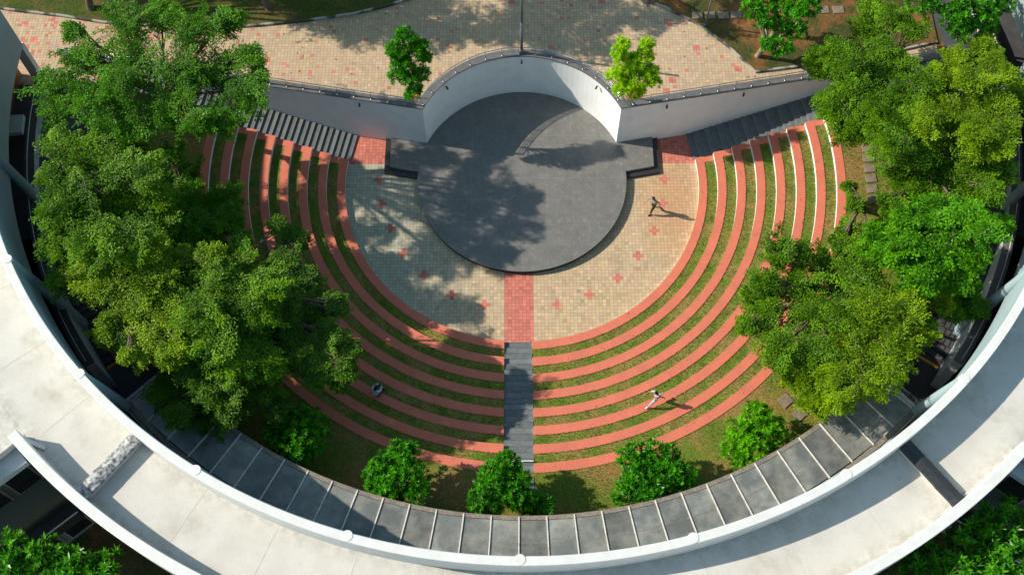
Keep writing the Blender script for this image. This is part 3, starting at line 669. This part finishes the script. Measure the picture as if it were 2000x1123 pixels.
fine_tree('dark small-leaved tree overhanging the left end of the glass canopy', (-14.8, -12.2, ZL-.1), px_lobes(F_+[(330,770,34),(395,730,44),(470,735,38),(360,700,34),(500,700,34)], 6.4), 'fineD', group=G1)
R1_ = [(1640,95,40),(1612,132,34),(1698,62,40),(1745,35,34),(1690,140,54),(1642,190,48),(1622,215,22),(1715,205,58),(1752,130,38),(1780,62,24),(1790,170,46),(1600,110,26),(1660,140,44),(1700,20,26),(1720,100,40),(1650,235,36),(1680,250,34),(1760,190,46)]
fine_tree('loose green tree at upper right, beside the top of the right stairs', (20.4, 3.0, ZL-.1), px_lobes(R1_, 7.2), 'fine', group=G2, dens=1.2)
R2_ = [(1872,118,34),(1920,98,32),(1902,165,44),(1945,205,42),(1965,150,30),(1858,215,50),(1968,245,28),(1912,268,46),(1840,150,30),(1985,190,22),(1830,190,40),(1880,240,46),(1940,130,36),(1815,240,40),(1950,280,36)]
fine_tree('yellowish tree near the upper right ring edge', (24.0, 2.6, ZL-.1), px_lobes(R2_, 8.6), 'fineY', group=G2, dens=1.25)
R3_ = [(1762,250,46),(1722,255,32),(1795,305,54),(1862,305,52),(1925,322,40),(1762,335,36),(1805,372,50),(1742,400,26),(1880,370,44),(1955,335,28),(1930,375,30),(1750,290,40),(1830,345,48),(1770,440,34),(1900,350,44),(1860,400,34),(1775,370,34)]
fine_tree('wide olive tree in the middle of the right grove', (22.0, -1.8, ZL-.1), px_lobes(R3_, 7.6), 'fine', group=G2)
R4_ = [(1800,432,42),(1850,425,46),(1900,432,38),(1762,485,40),(1830,492,54),(1888,490,40),(1922,452,30),(1800,540,40),(1872,535,34),(1728,470,36),(1955,438,18),(1770,430,26)]
fine_tree('vivid bright green tree beside the right parapet', (22.6, -6.0, ZL-.1), px_lobes(R4_, 8.4), 'fineB', group=G2, ln=.14)
R5_ = [(1522,500,36),(1500,560,36),(1562,556,46),(1622,520,44),(1678,545,42),(1582,622,46),(1502,618,38),(1462,632,16),(1640,612,46),(1530,680,42),(1598,690,44),(1655,485,34),(1700,505,28),(1560,500,30),(1470,580,20)]
fine_tree('broad tree spreading low over the right ends of the tiers', (17.2, -8.6, ZL-.1), px_lobes(R5_, 6.2), 'fine', group=G2, dens=1.15)
R6_ = [(1705,612,48),(1762,602,46),(1812,585,34),(1684,688,48),(1750,668,46),(1795,640,28),(1642,740,46),(1582,735,36),(1700,745,38),(1738,725,28),(1545,722,28),(1602,780,34),(1650,775,28),(1700,690,30)]
fine_tree('green-gold tree beside the right end of the glass canopy', (18.6, -9.8, ZL-.1), px_lobes(R6_, 7.4), 'fineY', group=G2)
fine_tree('small dark-leaved tree squeezed against the right parapet', (23.0, -8.6, ZL-.1), px_lobes([(1885,585,24),(1905,600,20),(1862,602,24),(1895,560,18)], 5.4), 'fineA', group=G2)
fine_tree('thin sapling on the right lawn just outside the topmost tier', (18.6, -3.2, ZL-.03), px_lobes([(1658,440,22),(1668,400,20),(1662,365,15),(1640,470,18),(1690,450,20)], 3.6, .3), 'fine', dens=.55, name='sapling', spray=.5)

TRl = [(1472,18,22),(1500,8,26),(1522,55,24),(1558,62,18),(1500,88,15),(1532,95,18),(1545,12,26),(1580,10,22),(1488,45,16),(1570,30,20)]
rosette_tree('broad-leaved tree with tufted crown on the brown bed above the right plaza', ground_at(1478,112,ZU), px_lobes([(a_,b_,c_*1.25) for a_,b_,c_ in TRl], 7.2, .8), 'bush', ln=.24, name='tufted_tree', dens=1.0, trunk_r=.15, m_bark='palebark')
TR2l = [(1845,12,34),(1880,30,32),(1915,22,38),(1945,8,30),(1892,62,24),(1865,55,22),(1930,50,20),(1800,5,26)]
rosette_tree('big-leaved dark tree in the upper right corner against the ring', ground_at(1880,80,ZU), px_lobes([(a_,b_,c_*1.2) for a_,b_,c_ in TR2l], 8.0, .7), 'big', ln=.28, name='broadleaf_tree', dens=1.0, trunk_r=.14)
rosette_tree('big-leaved tree outside the ring in the lower left corner', ground_at(60,1130,0), px_lobes([(25,1075,38),(95,1085,36),(60,1110,42),(160,1105,34),(210,1100,24),(130,1130,42),(20,1120,40),(200,1135,30)], 6.0, .6), 'big', ln=.34, name='broadleaf_tree', dens=.8, trunk_r=.14)
rosette_tree('big-leaved tree outside the ring in the lower right corner', ground_at(1900,1120,0), px_lobes([(1930,1030,36),(1980,1040,36),(1880,1070,38),(1940,1080,38),(1830,1095,36),(1990,1090,36),(1780,1120,30),(1880,1120,36),(1945,1125,36),(1915,1030,22),(1965,1005,24),(1800,1110,30)], 7.4, .6), 'big', ln=.34, name='broadleaf_tree', dens=.85, trunk_r=.14)
GS = 'round trees along the glass canopy'
def shrub(label, lobes, z, mat, ln=.22, dens=1.0):
    L = px_lobes(lobes, z, .25); c = sum((Vector(q[0]) for q in L), Vector())/len(L)
    rosette_tree(label, (c.x, c.y+.2, ZL-.05), L, mat, group=GS, ln=ln, dens=dens)
shrub('leftmost round tree by the canopy, deep green in the shade', [(560,830,38),(600,830,38),(580,865,42),(610,862,34),(545,855,28),(585,890,26)], 4.0, 'bush')
shrub('round green tree second from the left by the canopy', [(790,900,34),(750,925,36),(800,935,36),(765,950,34),(782,885,24),(810,965,24),(740,950,24)], 4.1, 'bush')
shrub('round green tree at the top of the central stairs', [(985,915,30),(970,935,34),(1005,940,32),(960,962,32),(1000,965,32),(940,980,24),(1020,975,24),(990,900,20)], 4.1, 'bush')
shrub('small low bush right of the tree topping the central stairs', [(1050,985,22),(1068,992,18),(1040,996,16)], 3.2, 'dark', dens=1.0)
shrub('largest round tree by the canopy, right of the central stairs', [(1240,900,34),(1285,898,38),(1250,940,42),(1300,935,42),(1325,925,30),(1270,965,30),(1225,960,28),(1335,945,22)], 4.1, 'bush', )
shrub('brightest round tree by the canopy, farthest to the right', [(1478,822,34),(1450,850,34),(1500,850,34),(1470,875,36),(1430,870,26),(1440,890,24),(1515,835,20),(1480,805,20)], 4.1, 'bushY')
bpy.data.objects[-1] if False else None
def potted(label, base, L, mat):
    tr = rosette_tree(label, base, L, mat, ln=.20, per=11, dens=2.0, aspect=.30, shell=.25, trunk_r=.05, name='plaza_tree', group='trees standing in gaps of the upper paving')
    return tr
potted('dark green slender tree at the left corner of the curved wall', (-6.25, 3.25, ZU), px_lobes([(790,75,24,8.0),(775,100,26,7.4),(820,95,24,7.4),(785,125,28,6.8),(828,115,18,6.8),(800,150,26,6.2),(825,145,18,6.0),(775,148,18,6),(810,178,18,5.2),(798,190,10,4.8)], 7), 'bush')
potted('lime green forked tree at the right corner of the curved wall', (6.1, 3.15, ZU), px_lobes([(1215,90,18,7.8),(1262,88,17,7.8),(1212,112,20,7.3),(1258,112,20,7.2),(1235,125,26,6.8),(1270,145,20,6.4),(1210,145,22,6.4),(1240,160,28,6),(1275,160,16,6),(1215,175,20,5.4),(1190,150,10,5.6),(1245,180,18,5.2)], 7), 'lime')
for sgn in (-1, 1):
    b = MB(); b.box(-.3, .3, -.3, .3, 0, .05); o = b.build('planting_pit', M['terracotta'])
    o.location = (sgn*6.2, 3.25, ZU+.004); tag(o, ('left' if sgn < 0 else 'right')+' square of bare red soil under the tree by the wall corner', 'planting pit')
# trees in the garden beds above, crowns out of the picture, their trunks and shade in it
def shade(pts, z=10.6): return [((x-(z-ZU)*1.457, max(y+(z-ZU)*.27, 6.2+r_), z+random.uniform(-.3, .3)), r_) for x, y, r_ in pts]
fine_tree('leaning dark trunk in the shaded bed at the far upper left', (-25.4, 9.6, ZU), shade([(-12.2, 9.2, 1.3), (-10.6, 8.3, 1.5), (-11.5, 10.4, 1.5), (-9.2, 9.8, 1.4), (-19, 11.5, 1.8), (-22, 11.2, 1.8), (-16.2, 11.0, 1.6)]), 'fineA', group='trees in the upper bed')
fine_tree('thin leaning trunk in the bed above the left plaza', (-14.9, 9.6, ZU), shade([(-8.4, 8.2, 1.3), (-6.6, 8.6, 1.4), (-4.7, 7.6, 1.3), (-3.2, 8.4, 1.4), (-5.5, 9.8, 1.4), (-1.8, 7.8, 1.1), (-13.8, 10.6, 1.3), (-8, 11.4, 1.5), (-11, 12, 1.5)]), 'fineA', group='trees in the upper bed')
fine_tree('tree beyond the top edge behind the lamp post', (-7.0, 13.5, ZU), shade([(-.4, 9.0, 1.4), (1.2, 7.9, 1.4), (2.6, 8.8, 1.5), (4.2, 8.0, 1.3), (5.4, 9.2, 1.4), (3.2, 10.4, 1.5), (.8, 10.3, 1.4), (2.6, 6.9, .9), (4.3, 6.5, .8)], 11.5), 'fineA', group='trees in the upper bed', dens=.7)
fine_tree('tree beyond the top edge right of the lamp post', (2.0, 14.0, ZU), shade([(7.8, 8.6, 1.0), (9.2, 9.4, 1.1), (11.2, 8.3, .9), (12.6, 9.6, 1.2)], 9.5), 'fineA', group='trees in the upper bed', dens=.6)

# grass blades over lawn, turf strips and kerb edges
def blades(name, label, pts, h, mat, tone):
    n = len(pts); D = rng.normal(0, .5, (n, 3)); D[:, 2] = 1; Nn = rng.normal(0, 1, (n, 3)); Nn[:, 2] = .1
    o = leaf_mesh(name, pts, D, Nn, h*(.6+.8*rng.random(n)), .022, tone, mat); return tag(o, label, 'grass', kind='stuff')
LM['grass'] = leafmat('grass_blades', (.06, .11, .012), (.26, .22, .055), .7, .35)
pts = []
for k in range(7):
    r0 = R1+PT*k+.47; n = int(3300*(r0/10))
    for sgn in (-1, 1):
        a = -rng.random(n)*100+8; r = r0+rng.random(n)**.8*(PT-.47); e = rng.random(n) < .22; r[e] = r0-.01+rng.normal(0, .012, e.sum())
        x = r*np.cos(np.radians(a)); y = r*np.sin(np.radians(a)); k_ = (y < 1.36+.215*(x-10.1)-.45) & (x > (SX1+.02 if sgn > 0 else -SX0+.02))
        pts.append(np.c_[sgn*x[k_], y[k_], np.full(k_.sum(), H*(k+1)-.035)])
P = np.concatenate(pts); nz = np.sin(P[:, 0]*1.7+np.sin(P[:, 1]*2.1)*1.3)*np.cos(P[:, 1]*1.3+P[:, 0]*.6)
blades('tier_grass', 'short patchy grass growing between the red tiers', P, .075, LM['grass'], .42+.3*nz+rng.normal(0, .2, len(P)))
n = 120000; a = np.radians(-191+rng.random(n)*203); r = 18.06+rng.random(n)*10.5; x, y = r*np.cos(a), r*np.sin(a)
k_ = (np.hypot(x, y-3.46) < RL-.05) & (y < 1.3+.215*(abs(x)-10.1)); x, y = x[k_], y[k_]
nz = np.sin(x*.9+np.sin(y*1.1)*1.3)*np.cos(y*.8+x*.5); keep = rng.random(len(x)) < .5+.5*nz; x, y, nz = x[keep], y[keep], nz[keep]
blades('lawn_grass', 'uneven mown grass covering the lawn behind the tiers', np.c_[x, y, np.full(len(x), ZL-.035)], .085, LM['grass'], .30-.28*nz+rng.normal(0, .2, len(x)))
# fallen leaves
n = 130; lx = rng.uniform(-14, 14, n); ly = rng.uniform(3, 9.5, n); k_ = (np.hypot(lx, ly) > 6.8) & (ly > 2.43+.183*(abs(lx)-5.56)+.6)
lx, ly = lx[k_], ly[k_]; n = len(lx)
D = rng.normal(0, 1, (n, 3)); D[:, 2] = .05; Nn = np.zeros((n, 3)); Nn[:, 2] = 1; Nn += rng.normal(0, .2, (n, 3))
LM['litter'] = leafmat('leaf_litter', (.10, .06, .02), (.50, .33, .05), .6, .2)
tag(leaf_mesh('leaf_litter', np.c_[lx, ly, np.full(n, ZU+.02)], D, Nn, .13, .07, rng.random(n), LM['litter']), 'scattered dry leaves on the upper paving', 'leaves', kind='stuff')
n = 260; a = np.radians(-180+rng.random(n)*190); r = 10.3+rng.random(n)*8.6; k = np.clip(((r-10.23)/1.05).astype(int), 0, 7)
x, y = r*np.cos(a), r*np.sin(a); k_ = (y < 1.2) & (abs(x+.25) > .8)
D = rng.normal(0, 1, (n, 3)); D[:, 2] = .05; Nn = np.zeros((n, 3)); Nn[:, 2] = 1; Nn += rng.normal(0, .2, (n, 3))
tag(leaf_mesh('leaf_litter', np.c_[x, y, H*(k+1)+.015][k_], D[k_], Nn[k_], .09, .05, rng.random(n)[k_], LM['litter']), 'tiny dry leaves strewn over the seating tiers', 'leaves', kind='stuff')

# stepping slabs
def slab_(x, y, z, s, rot, lab):
    b = MB(); b.box(-s/2, s/2, -s*.42, s*.42, 0, .06); o = b.build('stepping_slab', M['slab'], bevel=.02); o.location = (x, y, z); o.rotation_euler.z = R(rot)
    tag(o, lab, 'stepping slab', 'stepping slabs')
p = [ground_at(x, y, ZU+.09) for x, y in ((1362,31),(1387,31),(1413,31),(1438,30))]
for i, q in enumerate(p): slab_(q[0], q[1], ZU+.08, .62, 0, f'{["first","second","third","fourth"][i]} stepping slab from the slim post, on the shaded upper bed')
for i, (x, y) in enumerate(((1608,20),(1637,20))):
    q = ground_at(x, y, ZU+.09); slab_(q[0], q[1], ZU+.08, .66, 3, ('left' if i == 0 else 'right')+' slab of the pair on red soil beyond the tufted tree')
for i, yy in enumerate((.7, .05, -.62, -1.28, -1.95, -2.62)):
    slab_(19.5-.03*i, yy, ZL-.03, .62, 2*i, f'{["topmost","second","third","fourth","fifth","lowest"][i]} slab in the vertical row on the right lawn')
for i, (x, y) in enumerate(((13.22, -14.35), (13.85, -15.05))): slab_(x, y, ZL-.03, .66, 40, ('upper' if i == 0 else 'lower')+' tilted slab on the lawn left of the right canopy end')

# lamp posts
def post(label, x, y, z, h, r, name='lamp_post', lean=(0, 0)):
    t = empty(name, (x, y, z), label, 'post'); b = MB()
    b.tube([(x, y, z), (x+lean[0]*.45, y+lean[1]*.45, z+h*.45)], r, 12); b.tube([(x+lean[0]*.45, y+lean[1]*.45, z+h*.45), (x+lean[0], y+lean[1], z+h)], r*.8, 12); b.build('pole', M['lamp'], t)
    b = MB(); b.box(x-.16, x+.16, y-.16, y+.16, z, z+.05); b.tube([(x, y, z+.05), (x, y, z+.25)], r*1.5, 12); b.build('base_plate', M['lamp'], t)
    b = MB(); b.tube([(x+lean[0]*.45, y+lean[1]*.45, z+h*.45-.03), (x+lean[0]*.45, y+lean[1]*.45, z+h*.45+.04)], r*1.15, 12); b.build('collar', M['lamp'], t)
    b = MB(); b.tube([(x+lean[0], y+lean[1], z+h), (x+lean[0], y+lean[1], z+h+.06), (x+lean[0], y+lean[1], z+h+.1)], [r*.85, r*.7, r*.2], 12); b.build('pole_cap', M['lamp'], t)
post('tall dark lamp post rising from the middle of the curved wall', 0.0, 6.3, ZU+.05, 6.0, .085)
post('slim grey post beside the kerb of the upper right bed', 10.69, 8.15, ZU, 7.5, .05, lean=(.05, .1))

# ------------------------------------------------------------------ people
SK = nmat('skin', (.36, .19, .12), .6); HAIR = nmat('hair', (.012, .010, .009), .5)
def skin_obj(name, chains, mat, parent, sub=2):
    """chains: list of [(pos, radius)...]; first points may coincide with earlier joints"""
    vs, es, rs = [], [], []
    def idx(p, r):
        for i, q in enumerate(vs):
            if (Vector(q)-Vector(p)).length < 1e-4: return i
        vs.append(tuple(p)); rs.append(r); return len(vs)-1
    for ch in chains:
        prev = None
        for p, r in ch:
            i = idx(p, r)
            if prev is not None and prev != i: es.append((prev, i))
            prev = i
    me = bpy.data.meshes.new(name); me.from_pydata(vs, es, []); me.materials.append(mat)
    o = bpy.data.objects.new(name, me); COL.objects.link(o)
    md = o.modifiers.new('skin', 'SKIN'); md.use_smooth_shade = True
    me.skin_vertices[0] if me.skin_vertices else None
    if not me.skin_vertices: 
        bpy.context.view_layer.objects.active = o
    for i, r in enumerate(rs):
        rr = r if hasattr(r, '__len__') else (r, r)
        me.skin_vertices[0].data[i].radius = rr
    me.skin_vertices[0].data[0].use_root = True
    sb = o.modifiers.new('sub', 'SUBSURF'); sb.levels = sub; sb.render_levels = sub
    if parent: o.parent = parent
    return o
def blob(name, c, rad, mat, parent, rot=0):
    bm = bmesh.new(); bmesh.ops.create_icosphere(bm, subdivisions=3, radius=1)
    for v in bm.verts:
        v.co = Vector((v.co.x*rad[0]*(1+.05*math.sin(7*v.co.z)), v.co.y*rad[1], v.co.z*rad[2])); v.co = Matrix.Rotation(rot, 3, 'Z') @ v.co+Vector(c)
    me = bpy.data.meshes.new(name); bm.to_mesh(me); bm.free(); me.materials.append(mat)
    for p in me.polygons: p.use_smooth = True
    o = bpy.data.objects.new(name, me); COL.objects.link(o); o.parent = parent; return o
def person(label, loc, heading, J, shirt, trousers, shoes, long_hair=False, sleeve=.45):
    """J: joints in body frame, +x the way the person faces, +y to their left, metres"""
    t = empty('person', loc, label, 'person'); t.rotation_euler.z = R(heading)
    V = {k: Vector(v) for k, v in J.items()}
    def lerp(a, b, f): return V[a].lerp(V[b], f)
    ch = [[(V['pelvis'], .10), (V['spine'], .09), (V['chest'], .105), (V['neck'], .055), (V['head'], .07), (V['crown'], .085)]]
    for s in 'LR':
        ch.append([(V['pelvis'], .10), (V['hip'+s], .085), (lerp('hip'+s, 'knee'+s, .5), .075), (V['knee'+s], .052), (lerp('knee'+s, 'ankle'+s, .4), .05), (V['ankle'+s], .035), (V['toe'+s], .032)])
        ch.append([(V['chest'], .105), (V['shoulder'+s], .055), (V['elbow'+s], .038), (V['wrist'+s], .024), (V['palm'+s], (.036, .018))])
        d = (V['palm'+s]-V['wrist'+s]).normalized(); sd_ = d.cross(Vector((0, 0, 1)));
        if sd_.length < .2: sd_ = d.cross(Vector((1, 0, 0)))
        sd_.normalize(); dn = sd_.cross(d)
        pl = V['palm'+s]
        for f, (o_, l_) in enumerate(((-.028, .065), (-.010, .075), (.009, .072), (.027, .056))):
            q = pl+d*.03+sd_*o_; ch.append([(pl, (.036, .018)), (q, .009), (q+d*l_*.5-dn*.008, .008), (q+d*l_-dn*.026, .007)])
        q = V['wrist'+s].lerp(pl, .5)+sd_*.03; ch.append([(pl, (.036, .018)), (q, .010), (q+sd_*.02+d*.035, .009)])
    skin_obj('body', ch, SK, t)
    # head: skull with a nose, brow, ears and mouth
    hd = V['head']; cr_ = V['crown']; up = (cr_-hd).normalized(); fw = V['face'].normalized(); fw = (fw-up*fw.dot(up)).normalized(); sw = up.cross(fw)
    bm = bmesh.new(); bmesh.ops.create_icosphere(bm, subdivisions=4, radius=1); c = hd+up*.07
    for v in bm.verts:
        x, y, z = v.co; k = 1-.18*max(0, -z)-.0*y
        fx = x*.098*k; 
        if x > 0:
            fx += .022*math.exp(-((y/.16)**2+((z+.12)/.22)**2))*x            # nose
            fx -= .008*math.exp(-(((abs(y)-.36)/.16)**2+((z-.08)/.13)**2))    # eye sockets
            fx += .006*math.exp(-((y/.3)**2+((z+.5)/.09)**2))                 # lips
        ey = y*.076*k+(.014*math.exp(-((x/.2)**2+((z+.05)/.2)**2))*(1 if y > 0 else -1) if abs(y) > .8 else 0)
        v.co = c+fw*fx+sw*ey+up*z*.118
    me = bpy.data.meshes.new('head'); bm.to_mesh(me); bm.free(); me.materials.append(SK)
    for p_ in me.polygons: p_.use_smooth = True
    o = bpy.data.objects.new('head', me); COL.objects.link(o); o.parent = t
    # hair
    bm = bmesh.new(); bmesh.ops.create_icosphere(bm, subdivisions=4, radius=1); c2 = c+up*.018-fw*.014
    kill = []
    for v in bm.verts:
        x, y, z = v.co.copy(); w_ = 1+.05*math.sin(9*x+5*y)*math.cos(8*z)
        v.co = c2+fw*x*.104*w_+sw*y*.086*w_+up*z*.116*w_
        if z < -.15+(.75*x if x > 0 else 0) and not (long_hair and x < .25): kill.append(v)
        if long_hair and x < .25 and z < 0: v.co += -up*(.26*(-z))-fw*.05*(-z)
    bmesh.ops.delete(bm, geom=kill, context='VERTS')
    me = bpy.data.meshes.new('hair'); bm.to_mesh(me); bm.free(); me.materials.append(HAIR)
    for p_ in me.polygons: p_.use_smooth = True
    o = bpy.data.objects.new('hair', me); COL.objects.link(o); o.parent = t
    sh = [[(V['pelvis']+Vector((0, 0, -.02)), .148), (V['spine'], .138), (V['chest'], .152), (V['chest'].lerp(V['neck'], .6), .085)]]
    for s in 'LR': sh.append([(V['chest'], .152), (V['shoulder'+s], .075), (V['shoulder'+s].lerp(V['elbow'+s], .5), .062), (V['shoulder'+s].lerp(V['elbow'+s], .5).lerp(V['elbow'+s] if sleeve < .9 else V['wrist'+s], sleeve), .056)])
    skin_obj('shirt', sh, shirt, t)
    tr_ = [[(V['pelvis'], .135), (V['pelvis']+Vector((0, 0, .07)), .125)]]
    for s in 'LR': tr_.append([(V['pelvis'], .135), (V['hip'+s], .10), (lerp('hip'+s, 'knee'+s, .5), .088), (V['knee'+s], .068), (lerp('knee'+s, 'ankle'+s, .45), .064), (lerp('knee'+s, 'ankle'+s, .93), .052)])
    skin_obj('trousers', tr_, trousers, t)
    for s in 'LR':
        a_, b_ = V['ankle'+s], V['toe'+s]; d = (b_-a_); heel = a_-d*.35
        skin_obj('shoe', [[(heel+Vector((0, 0, -.02)), .042), (a_+Vector((0, 0, -.02)), .048), (a_+d*.7+Vector((0, 0, -.005)), .044), (b_+d*.25, .03)]], shoes, t)
    return t
cloth = lambda n, c: nmat(n, c, .9, fine=(40, .1))
# walking man on the plaza, heading down and to the left of the picture
J1 = dict(pelvis=(0, 0, .92), spine=(.05, 0, 1.1), chest=(.11, 0, 1.3), neck=(.15, 0, 1.47), head=(.18, 0, 1.53), crown=(.20, 0, 1.66), face=(1, 0, -.2),
  hipL=(0, .1, .88), kneeL=(.20, .1, .50), ankleL=(.27, .09, .09), toeL=(.41, .09, .05), hipR=(0, -.1, .88), kneeR=(-.04, -.1, .48), ankleR=(-.34, -.1, .19), toeR=(-.28, -.1, .06),
  shoulderL=(.10, .19, 1.40), elbowL=(-.08, .27, 1.16), wristL=(-.12, .33, .92), palmL=(-.11, .34, .85), shoulderR=(.10, -.19, 1.40), elbowR=(.14, -.30, 1.14), wristR=(.34, -.33, .98), palmR=(.40, -.33, .94))
p = at(1268, 418, 0)
person('walking person in grey-green shirt and black trousers on the sunlit plaza', (p.x+.20, p.y+.19, .0), -139, J1, cloth('shirt_grey_green', (.26, .27, .20)), cloth('trousers_black', (.02, .02, .018)), cloth('shoe_black', (.02, .015, .012)))
# seated woman holding up a phone
zc = 7*H
J2 = dict(pelvis=(0, 0, .12), spine=(-.03, 0, .30), chest=(.05, 0, .50), neck=(.12, 0, .66), head=(.16, 0, .71), crown=(.20, 0, .83), face=(1, 0, -.1),
  hipL=(.05, .1, .11), kneeL=(.42, .20, .20), ankleL=(.52, .16, -.20), toeL=(.65, .18, -.24), hipR=(.05, -.1, .11), kneeR=(.44, -.14, .18), ankleR=(.50, -.14, -.20), toeR=(.63, -.16, -.24),
  shoulderL=(.07, .18, .58), elbowL=(.30, .20, .42), wristL=(.48, .10, .58), palmL=(.54, .07, .62), shoulderR=(.07, -.18, .58), elbowR=(.32, -.22, .42), wristR=(.48, -.10, .58), palmR=(.54, -.07, .62))
p = at(727, 782, zc); rr = math.hypot(p.x, p.y); print('seated r', rr, 'tier', (rr-R1)/PT)
kk = round((rr-R1-.22)/PT); zc = H*(kk+1); p = at(727, 782, zc); sc = (R1+PT*kk+.24)/math.hypot(p.x, p.y)
tp = person('seated person in pale blue shirt holding up a phone on a left tier', (p.x*sc, p.y*sc, zc+.01), math.degrees(math.atan2(-p.y, -p.x))-8, J2, cloth('shirt_pale_blue', (.42, .52, .55)), cloth('trousers_navy', (.02, .025, .035)), cloth('shoe_dark', (.03, .03, .03)), sleeve=.9, long_hair=True)
b = MB(); b.box(-.006, .006, -.075, .075, -.04, .04, 0); ph = b.build('phone', M['black'], bevel=.004)
ph.matrix_world = tp.matrix_world; hd_ = R(math.degrees(math.atan2(-p.y, -p.x))-8)
ph.location = Vector(tp.location)+Vector((math.cos(hd_)*.62, math.sin(hd_)*.62, .66)); ph.rotation_euler.z = hd_; tag(ph, 'black phone held up by the seated person', 'phone')
# running woman on the right tiers
p = at(1268, 790, 6*H); rr = math.hypot(p.x, p.y); print('runner r', rr, 'tier', (rr-R1)/PT)
kk = round((rr-R1-.22)/PT); zr = H*(kk+1); p = at(1262, 794, zr); print(kk, math.hypot(p.x, p.y)-(R1+PT*kk))
J3 = dict(pelvis=(0, 0, .82), spine=(.03, 0, 1.0), chest=(.08, 0, 1.2), neck=(.11, 0, 1.37), head=(.13, 0, 1.42), crown=(.15, 0, 1.55), face=(1, 0, -.1),
  hipL=(0, .09, .80), kneeL=(.29, .1, .50), ankleL=(.47, .09, .11), toeL=(.60, .09, .05), hipR=(0, -.09, .80), kneeR=(-.06, -.1, .42), ankleR=(-.44, -.1, .46), toeR=(-.50, -.1, .34),
  shoulderL=(.08, .17, 1.30), elbowL=(-.14, .24, 1.12), wristL=(-.26, .30, .94), palmL=(-.29, .31, .88), shoulderR=(.08, -.17, 1.30), elbowR=(.30, -.26, 1.22), wristR=(.52, -.28, 1.20), palmR=(.59, -.28, 1.20))
hdg = -152
person('running person with long dark hair, pink top and grey leggings on a right tier', (p.x-.52*math.cos(R(hdg)), p.y-.52*math.sin(R(hdg)), zr+.01), hdg, J3, cloth('top_pink', (.55, .40, .40)), cloth('leggings_grey', (.34, .38, .44)), cloth('shoe_white', (.7, .62, .58)), long_hair=True)
